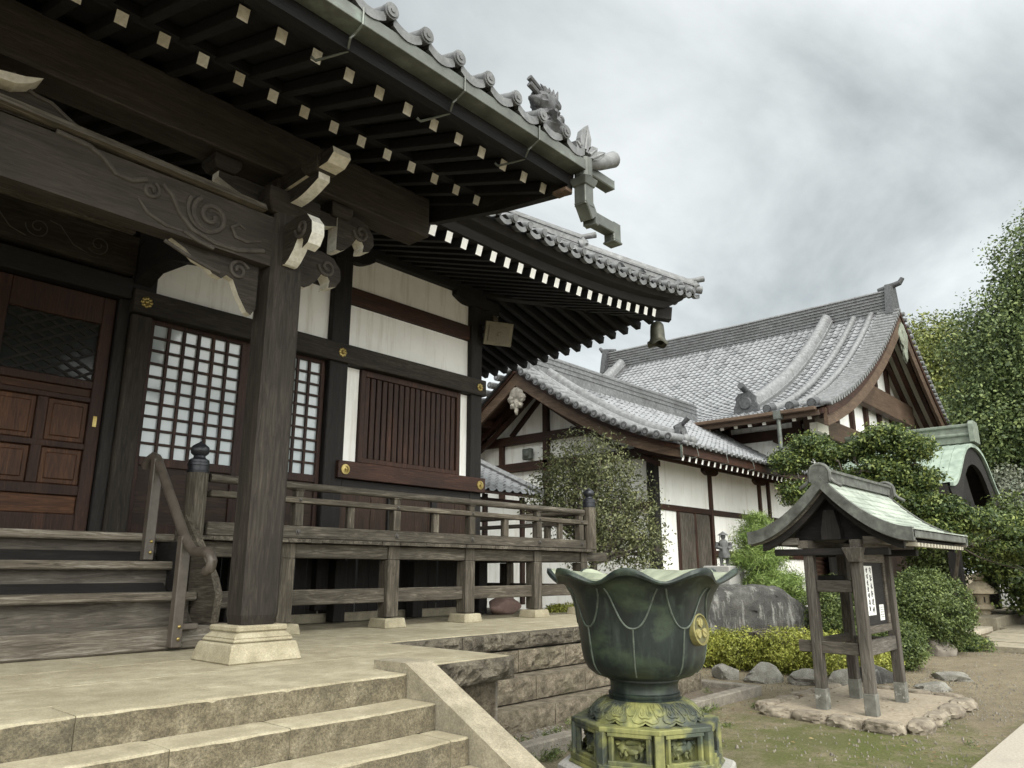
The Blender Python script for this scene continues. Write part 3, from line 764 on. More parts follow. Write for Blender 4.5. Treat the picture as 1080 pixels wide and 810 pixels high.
# bargeboard at the verge
mb = MB(); mb.prism([(3.68, 4.88), (4.5, 4.98), (5.5, 5.17), (6.5, 5.46), (8.2, 6.0), (8.2, 6.3), (6.5, 5.78), (5.5, 5.50), (4.5, 5.28), (3.64, 5.14)], 'x', 4.862, 4.94)
mb.build('bargeboard', wood('dark', 'y'), roofw, bevel=.008)
mb = MB(); mb.box(4.80, 3.64, 4.86, 4.90, 3.80, 4.90); mb.build('corner_tip', wood('barge', 'x'), roofw, bevel=.006)
# tiles
def psurf(u, v_):
    y = 3.52 + v_ * .965; z = 5.20 + .262 * v_ + .006 * v_ * v_
    return V(u, y, z), V(0, -.25, .968)
tiles('porch_tiles', tile, roofw, psurf, -4.0, 4.95, 0, 3.2, .33, .28, amp=.035)
mb = MB()
for i in range(24):
    x = 4.60 - .33 * i
    mb.tube([(x, 3.47, 5.285), (x, 3.53, 5.29), (x, 3.9, 5.40)], .062, 14)
    mb.tube([(x, 3.458, 5.284), (x, 3.475, 5.285)], .048, 14); mb.tube([(x, 3.45, 5.283), (x, 3.46, 5.284)], .02, 8)
    pts = [(x + .33 * (k / 10) , 5.285 - .085 * math.sin(PI * k / 10) ** .8) for k in range(1, 10)]
    for (xa, za), (xb, zb) in zip(pts, pts[1:]):
        mb.add([(xa, 3.49, za + .02), (xb, 3.49, zb + .02), (xb, 3.49, zb - .055), (xa, 3.49, za - .055), (xa, 3.56, za + .035), (xb, 3.56, zb + .035), (xb, 3.56, zb - .04), (xa, 3.56, za - .04)], [(0, 1, 2, 3), (0, 4, 5, 1), (3, 2, 6, 7), (4, 7, 6, 5)])
mb.build('eave_tile_ends', ridgem, roofw, smooth=True)
# verge ridge and its ornaments
mb = MB()
mb.sweep([(-.10, 0), (.10, 0), (.10, .12), (.07, .12), (.07, .2), (.04, .26), (-.04, .26), (-.07, .2), (-.07, .12), (-.10, .12)], [(4.62, 3.75, 5.30), (4.62, 4.6, 5.54), (4.62, 6.2, 6.0)], (1, 0, 0))
mb.sweep([(-.06, 0), (.06, 0), (.05, .08), (0, .11), (-.05, .08)], [(4.90, 3.55, 5.26), (4.90, 4.6, 5.52), (4.90, 6.2, 5.98)], (1, 0, 0))
mb.build('verge_ridge', kawara, roofw, smooth=True)
mb = MB()      # guardian lion head ornament facing out along the eave
mb.blob((4.47, 3.62, 5.41), (.17, .15, .10), 3, .35); mb.blob((4.49, 3.60, 5.51), (.12, .12, .10), 4, .4, 3, 3)
mb.blob((4.42, 3.58, 5.63), (.105, .10, .10), 6, .3, 3, 2.5); mb.blob((4.50, 3.58, 5.68), (.09, .07, .09), 8, .45, 3, 3.5); mb.blob((4.33, 3.57, 5.62), (.06, .055, .055), 9, .3)
for k, a in enumerate((.2, -.05)): mb.tube([(4.36, 3.55, 5.66 + k * .055), (4.26, 3.53, 5.675 + k * .06), (4.22, 3.53, 5.69 + k * .06)], [.028, .026, .028], 8)
for k in range(5): mb.tube([(4.42 + .03 * k, 3.56, 5.70), (4.40 + .035 * k, 3.55, 5.77), (4.36 + .05 * k, 3.55, 5.79 + .012 * k)], [.025, .018, .004], 6)
for k in range(9): a = k * .7; mb.blob((4.50 + .10 * math.cos(a), 3.55, 5.50 + .10 * math.sin(a)), (.042, .045, .042), k, .3, 2)
mb.v = [(4.45 + (x - 4.45) * 1.25, y, 5.32 + (z - 5.32) * 1.02 - .13) for x, y, z in mb.v]
mb.build('lion_ornament', simple('ornament_tile', [(.3, (.022, .023, .025)), (.7, (.085, .087, .092))], 14, 8, .6, .5, .01), roofw, smooth=True)
mb = MB()      # leaf-shaped end tiles at the corner
def leaf(mb, c, ang, l, wd):
    pr = [(0, -wd * .3), (l * .3, -wd * .55), (l * .6, -wd * .5), (l, 0), (l * .6, wd * .5), (l * .3, wd * .55), (0, wd * .3)]
    mb.prism([(c[0] + math.cos(ang) * a - math.sin(ang) * b, c[2] + math.sin(ang) * a + math.cos(ang) * b) for a, b in pr], 'y', c[1] - .025, c[1] + .025)
    mb.tube([(c[0], c[1] - .03, c[2]), (c[0] + math.cos(ang) * l * .9, c[1] - .03, c[2] + math.sin(ang) * l * .9)], [.018, .006], 6)
leaf(mb, (4.93, 3.54, 5.27), 1.35, .30, .15); leaf(mb, (5.0, 3.54, 5.25), .75, .2, .10); leaf(mb, (5.08, 3.56, 5.26), .62, .28, .07); leaf(mb, (4.90, 3.54, 5.25), 2.6, .12, .08)
mb.build('leaf_ornament', kawara, roofw, bevel=.008)
mb = MB(); mb.tube([(5.08, 3.62, 5.26), (5.30, 3.60, 5.33), (5.50, 3.58, 5.45)], [.065, .07, .082], 16)
mb.build('corner_barrel_tile', kawara, roofw, smooth=True)
mb = MB(); mb.beam((4.95, 3.70, 5.235), (5.60, 3.70, 5.235), .12, .10); mb.build('corner_beam_cap', zinc, roofw, bevel=.01)
# gutter, hangers, downspout
mb = MB()
mb.prism([(3.50, 5.06), (3.66, 5.06), (3.66, 5.165), (3.645, 5.165), (3.645, 5.075), (3.515, 5.075), (3.515, 5.165), (3.50, 5.165)], 'x', -4, 4.92)
gut = mb.build('gutter', zinc, roofw, bevel=.004)
for x in (2.40, 3.36, 4.25):
    mb = MB(); mb.tube([(x, 3.494, 5.18), (x, 3.494, 5.05), (x, 3.58, 5.02), (x - .02, 3.60, 4.99), (x + .02, 3.68, 4.95), (x - .03, 3.76, 4.93), (x - .10, 3.88, 4.91), (x - .13, 3.89, 4.93)], [.009] * 6 + [.011, .012], 6)
    mb.build('hanger', zinc, gut, smooth=True)
mb = MB()
mb.tube([(4.99, 3.58, 5.22), (4.99, 3.58, 5.02)], .085, 14)
frust(mb, 4.99, 3.58, .075, .10, 4.93, 5.01)
mb.box(4.905, 3.50, 5.0, 5.075, 3.66, 5.02)
def duct(mb, pts, wd=.13): 
    for a, b in zip(pts, pts[1:]): mb.beam(a, b, wd, wd)
duct(mb, [(4.99, 3.58, 4.94), (4.99, 3.58, 4.74)]); duct(mb, [(4.97, 3.58, 4.80), (5.08, 3.59, 4.66), (5.14, 3.60, 4.66)]); duct(mb, [(5.08, 3.595, 4.672), (5.50, 3.62, 4.70)], .115); duct(mb, [(5.50, 3.62, 4.755), (5.50, 3.62, 4.58)], .12)
mb.box(5.43, 3.55, 4.55, 5.57, 3.69, 4.575)
mb.build('downspout', zinc, hall, bevel=.008).location = (.13, .10, .10)
roofw.location = (.13, .10, .10)

# --- walls of the hall (front plane y = W)
def panel(name, mat, parent, x0, z0, x1, z1, y=W + .07, d=.06, bevel=0):
    mb = MB(); mb.box(x0, y, z0, x1, y + d, z1); return mb.build(name, mat, parent, bevel=bevel)
WD, WR, WG = (lambda a: wood('dark', a)), (lambda a: wood('red', a)), (lambda a: wood('grey', a))
for x0, z0, x1, z1 in ((3.40, 4.76, 5.84, 5.55), (6.15, 4.76, 8.64, 5.41), (6.15, 5.68, 8.64, 6.3), (6.15, 3.08, 6.42, 4.46), (8.46, 3.08, 8.64, 4.46)):
    panel('plaster_panel', plaster, hall, x0, z0, x1, z1)
# posts
for x0, x1, z0, z1 in ((3.16, 3.39, 1.93, 4.46), (5.84, 6.15, 1.1, 6.2), (8.64, 8.9, .98, 6.25), (3.12, 3.40, 4.75, 5.6), (.25, .55, 1.93, 5.6), (5.0, 5.2, 4.75, 5.5)):
    mb = MB(); mb.box(x0, W - .03, z0, x1, W + .22, z1); mb.build('post', wood('pillar' if x0 == 3.16 else 'dark', 'z'), hall, bevel=.012)
# lintels and rails
def rail(name, mat, x0, z0, x1, z1, y0, y1, parent=hall, bevel=.008):
    mb = MB(); mb.box(x0, y0, z0, x1, y1, z1); return mb.build(name, mat, parent, bevel=bevel)
lint = rail('lintel', wood('pillar', 'x'), 3.14, 4.47, 8.95, 4.745, W - .085, W + .2)
rail('lintel', WD('x'), -3, 4.62, 3.13, 4.86, W - .04, W + .2)
rail('tie_beam', WR('x'), 6.15, 5.42, 8.64, 5.675, W + .015, W + .2)
rail('tie_beam', WD('x'), 3.40, 5.55, 5.84, 5.85, W + .0, W + .2)
rail('wall_plate', WD('x'), -3, 6.22, 8.98, 6.46, W - .05, W + .25)
tb = MB(); arch_beam(-3, 3.12, 4.90, 5.36, .05, W - .07, W + .2, tb); tbo = tb.build('transom_beam', wood('pillar', 'x'), hall, bevel=.015)
rail('transom_ledge', wood('tread', 'x'), -3, 5.37, 3.05, 5.44, W - .12, W + .2)  # pale wood, the light catching this ledge is put into its colour
mb = MB(); plw = lambda u, v_: (u, W - .073, v_)
for u in (2.7, 2.1): mb.tube(spiral((u, 5.13), .12, 1.5, 1 + u, plw, 1), .007, 6); mb.tube([plw(u - .1, 5.0), plw(u - .25, 5.05), plw(u - .4, 5.22), plw(u - .5, 5.24)], .007, 6)
mb.build('carved_scroll', carve, tbo, smooth=True)
# carved tie reaching from the wall to the pillar
mb = MB(); mb.prism([(W, 4.80), (W, 5.28), (8.0, 5.22), (7.2, 5.02), (6.4, 4.78), (5.83, 4.62), (5.83, 4.28), (6.3, 4.36), (7.0, 4.60), (7.7, 4.84), (8.3, 4.90)], 'x', 3.14, 3.32)
mb.build('curved_tie_beam', wood('dark', 'y'), hall, bevel=.02)
# small boat brackets under the plate
for cx_, zc_ in ((6.0, 6.06), (8.77, 6.06)):
    mb = MB(); mb.prism([(cx_ + a, b) for a, b in arm_poly(.52, zc_ - .02, .19)], 'y', W - .06, W + .14); mb.build('bracket_arm', WD('x'), hall, bevel=.008)
arm = MB(); arm.prism([(8.78 + a, b) for a, b in ((0, 5.72), (.25, 5.74), (.40, 5.84), (.42, 6.0), (.56, 6.02), (.60, 6.2), (0, 6.2))], 'y', W + .0, W + .16, 0, 1)
arm.build('bracket_arm', [WD('x'), white_end], hall)
mb = MB(); mb.box(9.17, W - .03, 5.82, 9.30, W + .17, 6.0); mb.box(9.13, W - .01, 5.60, 9.24, W + .15, 5.80)
mb.build('bracket_block', wood('grey', 'x'), hall, bevel=.006)
# gilt rosettes
def rosette(x, y, z, r, parent):
    mb = MB()
    for k in range(8):
        a = k * PI / 4; mb.blob((x + r * .62 * math.cos(a), y, z + r * .62 * math.sin(a)), (r * .33, .012, r * .33), k, 0, 2)
    mb.blob((x, y - .005, z), (r * .36, .028, r * .36), 1, 0, 2)
    mb.prism([(x + r * .8 * math.cos(k * PI / 8), z + r * .8 * math.sin(k * PI / 8)) for k in range(16)], 'y', y - .004, y + .012)
    mb.build('rosette', gold, parent, smooth=True)
for x in (3.28, 6.0, 8.79): rosette(x, W - .092, 4.605, .075, lint)
# doors at the left
def door(x0, x1):
    z0, z1 = 1.99, 4.60; y = W + .10
    mb = MB()
    for a, b in ((x0, x0 + .13), (x1 - .13, x1)): mb.box(a, y - .02, z0, b, y + .05, z1)
    for a, b in ((z0, 2.18), (2.37, 2.48), (2.86, 2.93), (3.38, 3.44), (3.53, 3.62), (4.28, z1)): mb.box(x0 + .13, y - .017, a, x1 - .13, y + .05, b)
    xm = (x0 + x1) / 2; mb.box(xm - .05, y - .014, 2.48, xm + .05, y + .05, 3.38)
    d = mb.build('door', wood('red', 'z'), hall, bevel=.008)
    for a, b in ((x0 + .13, xm - .05), (xm + .05, x1 - .13)):
        for c0, c1 in ((2.48, 2.86), (2.93, 3.38)):
            mb = MB(); mb.box(a, y + .015, c0, b, y + .04, c1); mb.box(a + .05, y + .002, c0 + .05, b - .05, y + .03, c1 - .05); mb.build('door_panel', wood('panel', 'z'), d, bevel=.012)
    mb = MB(); mb.box(x0 + .13, y + .015, 2.18, x1 - .13, y + .04, 2.37); mb.build('door_panel', wood('panel', 'x'), d, bevel=.008); mb = MB(); mb.box(x0 + .13, y + .015, 3.44, x1 - .13, y + .04, 3.53); mb.build('door_panel', wood('panel', 'x'), d, bevel=.008)
    mb = MB(); mb.box(x0 + .13, y + .03, 3.62, x1 - .13, y + .04, 4.28); mb.build('pane', dglass, d)
    mb = MB()
    L0, L1, H0, H1 = x0 + .13, x1 - .13, 3.62, 4.28
    for sg in (1, -1):
        k = -20
        while k < 20:
            # line x = L0 + k*.15 + t ; z = H0 + sg*t*.7
            pts = []
            for i in range(41):
                t = -2 + 4 * i / 40; x = L0 + .5 + k * .20 + t; z = (H0 + H1) / 2 + sg * t * .55
                if L0 <= x <= L1 and H0 <= z <= H1: pts.append((x, y + .02 - .006 * sg, z))
            if len(pts) > 1: mb.beam(pts[0], pts[-1], .016, .030)
            k += 1
    mb.build('diamond_lattice', wood('dark', 'x'), d)
    mb = MB(); mb.box(x1 - .085, y - .028, 3.12, x1 - .045, y - .012, 3.24); mb.build('door_pull', gold, d, bevel=.003)
door(1.86, 3.02); door(.70, 1.85)
rail('door_jamb', WD('z'), 3.03, 1.95, 3.155, 4.62, W + .03, W + .2)
# lattice windows
def lattice(x0, x1, cols=6, rows=10):
    y = W + .08; z0, z1 = 2.86, 4.42
    mb = MB()
    mb.box(x0, y - .02, 1.97, x0 + .06, y + .04, 4.47); mb.box(x1 - .06, y - .02, 1.97, x1, y + .04, 4.47)
    mb.box(x0 + .06, y - .018, z1, x1 - .06, y + .04, 4.47); mb.box(x0 + .06, y - .018, z0 - .10, x1 - .06, y + .04, z0); mb.box(x0 + .06, y - .018, 1.97, x1 - .06, y + .04, 2.10)
    o = mb.build('lattice_window', wood('red', 'z'), hall, bevel=.005)
    mb = MB(); a0, a1 = x0 + .06, x1 - .06
    for i in range(1, cols): x = a0 + (a1 - a0) * i / cols; mb.box(x - .016, y - .012, z0, x + .016, y + .02, z1)
    for i in range(1, rows): z = z0 + (z1 - z0) * i / rows; mb.box(a0, y - .009, z - .013, a1, y + .018, z + .013)
    mb.build('lattice', wood('red', 'z'), o)
    mb = MB(); mb.box(a0, y + .024, z0, a1, y + .032, z1); mb.build('pane', glass, o)
    mb = MB(); mb.box(a0, y + .01, 2.10, a1, y + .03, 2.76); mb.build('window_panel', wood('wains', 'x'), o)
lattice(3.40, 4.63); lattice(4.62 + .005, 5.83)
# slatted window
y = W + .06
mb = MB(); mb.box(6.43, y - .04, 3.10, 6.51, y + .06, 4.46); mb.box(8.37, y - .04, 3.10, 8.45, y + .06, 4.46); mb.box(6.51, y - .035, 4.37, 8.37, y + .06, 4.46); mb.box(6.51, y - .035, 3.10, 8.37, y + .06, 3.17)
sw = mb.build('slatted_window', wood('red', 'z'), hall, bevel=.006)
mb = MB(); n = 17
for i in range(n):
    a = 6.515 + (8.365 - 6.515) * i / n; q = (8.365 - 6.515) / n
    mb.box(a + .012, y - .01, 3.17, a + q - .012, y + .03, 4.37)
mb.build('slats', wood('red', 'z'), sw, bevel=.008)
mb = MB(); mb.box(6.51, y + .035, 3.17, 8.37, y + .05, 4.37); mb.build('backing', darkvoid, sw)
sill = rail('sill_board', wood('red', 'x'), 6.03, 2.84, 8.93, 3.08, W - .10, W + .1)
for x in (6.14, 8.80):
    mb = MB(); mb.lathe([(.0, 0), (.075, 0), (.07, .014), (.045, .016), (.04, .008), (.018, .012), (.012, .03), (0, .034)], (0, 0, 0), 20)
    mb.v = [(x + a, W - .10 - c_, 2.96 + b) for a, b, c_ in mb.v]
    mb.build('rosette', gold, sill, smooth=True)
# boards under the sill
mb = MB()
for i in range(9):
    a = 6.16 + i * .276; mb.box(a + .003, W + .04 + .004 * (i % 2), 1.97, a + .273, W + .08, 2.80)
mb.build('wainscot', wood('wains', 'z'), hall)
rail('ground_sill', WD('x'), 6.15, 2.72, 8.64, 2.835, W - .02, W + .1); 
for x in (7.0, 7.85): rail('stud', WD('z'), x, 1.97, x + .12, 2.72, W + .0, W + .1)
# body of the hall behind the front
mb = MB(); mb.box(-3, W + .17, 1.97, 8.72, W + .25, 6.4); mb.box(8.72, W + .17, 1.1, 8.80, 16, 6.4); mb.build('inner_wall', darkvoid, hall)
mb = MB()
for yy in (10.4, 12.2, 14): mb.box(8.68, yy, .98, 8.90, yy + .24, 6.25)
mb.build('side_posts', WD('z'), hall); 
mb = MB(); mb.box(8.78, W + .3, 3.0, 8.84, 16, 6.2); mb.build('side_plaster', plaster, hall)
mb = MB(); mb.box(8.7, W + .2, 6.22, 8.98, 16, 6.46); mb.build('wall_plate', WD('y'), hall)
# slats closing the space under the floor
mb = MB(); rr = random.Random(2); x = 2.6
while x < 8.6:
    w_ = rr.uniform(.12, .19); mb.box(x, 8.75, .98, x + w_, 8.78, 1.9); x += w_ + (.012 if rr.random() < .6 else .035)
mb.build('underfloor_slats', WD('z'), hall)
mb = MB(); mb.box(3.5, 8.7, .94, 8.9, 8.95, 1.06); mb.build('plinth', concrete, hall, bevel=.01)

# --- veranda
YV = 7.40
ver = MB()
n = 48
rr = random.Random(8)
for i in range(n):      # floor boards run front to back, ends showing along the edge
    a = 3.42 + (10.26 - 3.42) * i / n; q = (10.26 - 3.42) / n
    ver.box(a + .002, YV - .10 + rr.uniform(-.006, .006), 1.905 + rr.uniform(-.003, .003), a + q - .002, W + .02, 1.945)
for i in range(40):
    a = W + .02 + i * .17; ver.box(8.92, a, 1.905, 10.26 + rr.uniform(-.006, .006), a + .166, 1.945)
veranda = ver.build('veranda', wood('grey', 'y'), hall)
rail('edge_beam', wood('grey', 'x'), 3.4, 1.74, 10.11, 1.895, YV + .01, YV + .14, veranda)
mb = MB(); mb.box(9.97, YV + .15, 1.74, 10.10, 16, 1.89); mb.build('edge_beam', wood('grey', 'y'), veranda, bevel=.008)
mb = MB(); mb.box(10.11, YV + .02, 1.755, 10.72, YV + .13, 1.90); mb.build('beam_end', wood('grey', 'x'), veranda, bevel=.008)
posts = [(4.62, YV), (6.10, YV), (7.43, YV), (8.87, YV), (10.03, YV), (10.03, 9.0), (10.03, 10.8), (10.03, 12.6)]
for i, (x, y) in enumerate(posts):
    mb = MB(); mb.box(x - .09, y - .02, 1.06, x + .09, y + .16, 1.735); mb.box(x - .088, y - .018, 1.735, x + .088, y + .008, 1.90)
    o = mb.build('veranda_post', wood('grey', 'z'), veranda, bevel=.008)
    mb = MB(); frust(mb, x, y + .07, .17, .15, ZP - .003, ZP + .11); mb.build('footing', pave, veranda, bevel=.01)
xs = [3.55] + [p[0] for p in posts[:5]]
for a, b in zip(xs, xs[1:]): rail('tie_rail', wood('grey', 'x'), a + .092, 1.235, b - .092, 1.40, YV + .03, YV + .11, veranda)
mb = MB(); mb.box(10.0, YV + .17, 1.235, 10.07, 14, 1.40); mb.build('tie_rail', wood('grey', 'y'), veranda, bevel=.006)
# inner posts under the floor
for x in (4.6, 6.1, 7.45, 8.8): rail('floor_post', WD('z'), x - .09, .96, x + .09, 1.74, 8.45, 8.62, veranda)
# railing: ground rail, middle rail, round top rail
YR = YV + .0
rail('bottom_rail', wood('grey', 'x'), 3.66, 1.952, 10.05, 2.085, YR - .05, YR + .05, veranda)
rail('middle_rail', wood('grey', 'x'), 3.66, 2.335, 10.12, 2.40, YR - .06, YR + .06, veranda)
mb = MB(); mb.tube([(3.66, YR, 2.525), (6, YR, 2.525), (10.04, YR, 2.535)], .045, 14); mb.build('top_rail', wood('grey', 'x'), veranda, smooth=True)
mb = MB(); mb.tube([(10.10, YR, 2.53), (10.10, 10, 2.525), (10.10, 14, 2.525)], .045, 14); mb.build('top_rail', wood('grey', 'y'), veranda, smooth=True)
for z0, z1, nm in ((1.952, 2.085, 'bottom_rail'), (2.335, 2.40, 'middle_rail')):
    mb = MB(); mb.box(10.05, YR + .06, z0, 10.15, 14, z1); mb.build(nm, wood('grey', 'y'), veranda, bevel=.006)
for i, x in enumerate((4.70, 6.10, 7.43, 8.87, 9.93)):
    mb = MB(); mb.box(x - .055, YR - .053, 2.085, x + .055, YR + .053, 2.33); mb.box(x - .05, YR - .045, 2.40, x + .05, YR + .045, 2.47); frust(mb, x, YR, .04, .062, 2.455, 2.487)
    mb.build('baluster', wood('grey', 'z'), veranda, bevel=.006)
    for zz, r in ((2.02, .033), (2.367, .02)):
        mb = MB(); mb.lathe([(0, 0), (r, 0), (r, .008), (r * .6, .010), (r * .5, .022), (0, .026)], (0, 0, 0), 14)
        yo = YR - .05 if zz < 2.1 else YR - .06
        mb.v = [(x + a, yo - c_, zz + b) for a, b, c_ in mb.v]; mb.build('stud_cap', simple('dark_nail_cap', [(.3, (.05, .045, .04)), (.7, (.12, .11, .10))], 9, 3, .5, .1, .002, metal=.5), veranda, smooth=True)
for x in (5.42, 6.78, 8.15, 9.42): rail('short_post', wood('grey', 'z'), x - .05, 2.085, x + .05, 2.335, YR - .03, YR + .03, veranda)
for y in (8.2, 9.2, 10.2, 11.2, 12.2): 
    mb = MB(); mb.box(10.06, y - .05, 2.085, 10.14, y + .05, 2.49); mb.build('baluster', wood('grey', 'z'), veranda, bevel=.006)
# newel posts with black onion finials
def newel(x, y, z0, zt):
    mb = MB(); n_ = 6; mb.tube([(x, y, z0), (x, y, zt)], .105, 18); o = mb.build('newel_post', wood('grey', 'z'), veranda, smooth=True)
    mb = MB(); mb.lathe([(.0, -.002), (.108, 0), (.110, .02), (.102, .024), (.102, .07), (.108, .075), (.108, .10), (.10, .105), (.10, .13), (.06, .155), (.055, .175), (.085, .20), (.092, .235), (.085, .265), (.05, .295), (.015, .315), (0, .33)], (x, y, zt), 24)
    mb.build('finial', blackmetal, o, smooth=True)
newel(3.53, YV, 1.1, 2.56); newel(10.19, YV - .02, 1.95, 2.62)
# --- timber stairs up to the doors
st = []
for i, (yf, zt, xr) in enumerate(((6.68, 1.135, 3.44), (6.98, 1.415, 3.40), (7.28, 1.69, 3.40), (7.56, 1.955, 3.40))):
    mb = MB()
    if i == 0: mb.box(-3.5, yf, .945, xr + .25, yf + .5, zt)
    else: mb.box(-3.5, yf - .035, zt - .075, xr + .03, (W + .05 if i == 3 else yf + .36), zt)
    mb.build('stair_tread', wood('tread', 'x'), hall, bevel=.014)
    if i:
        mb = MB(); mb.box(-3.5, yf + .07, zt - .28, xr, yf + .12, zt - .077); mb.build('stair_riser', wood('board', 'x'), hall)
mb = MB(); mb.box(3.30, 7.15, .945, 3.42, 8.6, 1.87); mb.build('stair_side', wood('dark', 'y'), hall)
mb = MB(); mb.prism([(7.14, .95), (7.14, 1.30), (7.44, 1.58), (7.70, 1.86), (8.6, 1.86), (8.6, .95)], 'x', -3.5, 3.28); mb.build('stair_filler', wood('dark', 'x'), hall)  # dark filler block, added behind the risers to close light gaps
mb = MB(); mb.prism([(7.55, 2.2), (7.42, 2.2), (6.72, 1.55), (6.62, 1.40), (6.66, 1.14), (7.0, 1.14), (7.3, 1.4), (7.55, 1.66)], 'x', 3.43, 3.50); mb.build('stair_string', wood('grey', 'y'), hall, bevel=.012)
# --- handrail
hx = 3.10
mb = MB()
pr = [(-.045, -.022), (.045, -.022), (.05, 0), (.035, .022), (-.035, .022), (-.05, 0)]
path = [(hx, 7.62, 2.60), (hx, 7.55, 2.665), (hx, 7.46, 2.69), (hx, 7.38, 2.665), (hx, 7.30, 2.59)] + [(hx, 7.30 - .1 * i, 2.59 - .103 * i) for i in range(1, 8)] + [(hx, 6.50, 1.80), (hx, 6.43, 1.765), (hx, 6.30, 1.755), (hx, 6.20, 1.755), (hx, 6.13, 1.735), (hx, 6.09, 1.68), (hx, 6.11, 1.62), (hx, 6.17, 1.60)]
mb.tube(path, .043, 12)
hr = mb.build('handrail', brownmetal, hall, smooth=True)
for yy, z0, z1 in ((6.62, .97, 1.90), (7.36, 1.70, 2.66)):
    mb = MB(); mb.box(hx - .045, yy - .045, z0, hx + .045, yy + .045, z1)
    if z0 < 1: mb.box(hx + .045, yy - .02, z0 + .14, hx + .19, yy + .04, z0 + .19)
    mb.build('handrail_post', brownmetal, hr, bevel=.008)
    for dz in (.07, .17): mb = MB(); mb.blob((hx + .01, yy - .048, z0 + dz), (.016, .01, .016), 1, 0, 2); mb.build('bolt', gold, hr, smooth=True)

# --- main roof of the hall
CX, CY = 11.62, 5.98
def lift(s): return .40 * max(0, 1 - max(s, 0) / 5.0) ** 2.4
def edge(d, h, s, side, k=1.0):
    z = h + lift(s) * k
    return (CX - d - s, CY + d, z) if side == 0 else (CX - d, CY + d + s, z)
mroof = MB()
ss = [0, .3, .6, .9, 1.2, 1.6, 2, 2.5, 3, 3.6, 4.2, 5, 6.5, 9, 14]
prof = [(.10, 6.00), (.16, 5.90), (.30, 5.86), (.34, 5.755), (.42, 5.74), (2.75, 6.50), (2.75, 6.56), (.30, 6.02)]
kk_ = [1, 1, 1, .95, .9, 0, 0, 1]
for side in (0, 1):
    nP = len(prof); vs = []
    for s_ in ss:
        for (d, h), k in zip(prof, kk_): vs.append(edge(d, h, s_, side, k))
    mroof.add(vs, [(i * nP + k, i * nP + (k + 1) % nP, (i + 1) * nP + (k + 1) % nP, (i + 1) * nP + k) for i in range(len(ss) - 1) for k in range(nP)])
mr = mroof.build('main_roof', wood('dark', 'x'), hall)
def mk_r(side, s0, cnt, pitch):
    o = None
    for i in range(cnt):
        s_ = s0 + i * pitch
        a = Vector(edge(.38, 5.665, s_, side, .9)); dd_ = min(2.37, s_ + .06); b = Vector(edge(.38 + dd_, 5.665 + .335 * dd_ + lift(s_) * .9 * (1 - dd_ / 2.37), s_ - dd_, side, 0))
        reach = 2.35
        if o is None or lift(s_) > .004:
            # rafters near the corner follow the sweep of the eave
            mb = MB(); mb.beam(a, b, .10, .135, 0, 1)
            c = mb.build('rafter', [wood('eave', 'y' if side == 0 else 'x'), bright_end if side == 0 else wood('dark', 'x')], mr, bevel=.004)
            if lift(s_) <= .004 or i == cnt - 1: pass
            o = c; o_s = s_
        else:
            c = o.copy(); COL.objects.link(c); c.parent = mr
            dz = 0
            c.location = Vector((-(s_ - o_s), 0, 0)) if side == 0 else Vector((0, s_ - o_s, 0))
mk_r(0, .40, 34, .272); mk_r(1, .30, 40, .272)
mb = MB(); mb.beam((8.85, 8.75, 6.42), (11.30, 6.30, 6.02), .17, .24, 0, 1); hipb = mb.build('hip_rafter', [wood('dark', 'x'), zinc], mr, bevel=.01)
def hz(d, s): return 6.03 + lift(s) * max(0, 1 - d / 5) + .56 * d + .010 * d * d
nfr = V(0, -.49, .87)
def fsurf(u, v_): d = v_ * .92; return V(CX - u, CY + d, hz(d, u - d)), nfr
tiles('front_tiles', tile, mr, fsurf, 0, 14.0, 0, 8.5, .30, .28, keep=lambda u, v_: u >= v_ * .92 - .1 and not (u > 6.9 and v_ < .5), flip=True)
def ssurf(u, v_): d = v_ * .92; return V(CX - d, CY + u, hz(d, u - d)), V(.39, 0, .92)
tiles('side_tiles', tile, mr, ssurf, 0, 14.0, 0, 8.5, .30, .28, keep=lambda u, v_: u >= v_ * .92 - .1)
mb = MB()
for i in range(22):
    s_ = .12 + .30 * i; x = CX - s_; z = hz(0, s_) + .03
    mb.tube([(x, CY - .06, z), (x, CY + .35, z + .15)], .06, 12); mb.tube([(x, CY - .075, z - .002), (x, CY - .06, z)], .045, 12)
    pts = [(x + .30 * k / 8, hz(0, s_ - .3 * k / 8) + .03 - .075 * math.sin(PI * k / 8)) for k in range(1, 8)]
    for (xa, za), (xb, zb) in zip(pts, pts[1:]): mb.add([(xa, CY - .03, za + .02), (xb, CY - .03, zb + .02), (xb, CY - .03, zb - .05), (xa, CY - .03, za - .05), (xa, CY + .05, za + .04), (xb, CY + .05, zb + .04), (xb, CY + .05, zb - .03), (xa, CY + .05, za - .03)], [(0, 1, 2, 3), (0, 4, 5, 1), (3, 2, 6, 7), (4, 7, 6, 5)])
for i in range(30):
    s_ = .12 + .30 * i; y = CY + s_; z = hz(0, s_) + .03
    mb.tube([(CX + .06, y, z), (CX - .35, y, z + .15)], .06, 12)
mb.build('eave_tile_ends', ridgem, mr, smooth=True)
mb = MB()     # two-step hip ridge, the lower stage with its own end tile
sd = V(.7071, .7071, 0)
def hip(d): return (CX - d, CY + d, hz(d, 0) + .02)
rp1 = [(-.07, 0), (.07, 0), (.07, .06), (.085, .065), (.085, .09), (.07, .095), (.05, .15), (0, .175), (-.05, .15), (-.07, .095), (-.085, .09), (-.085, .065), (-.07, .06)]
mb.sweep([(a * 1.15, b * 1.3) for a, b in rp1], [hip(.05 + .25 * i) for i in range(8)], sd)
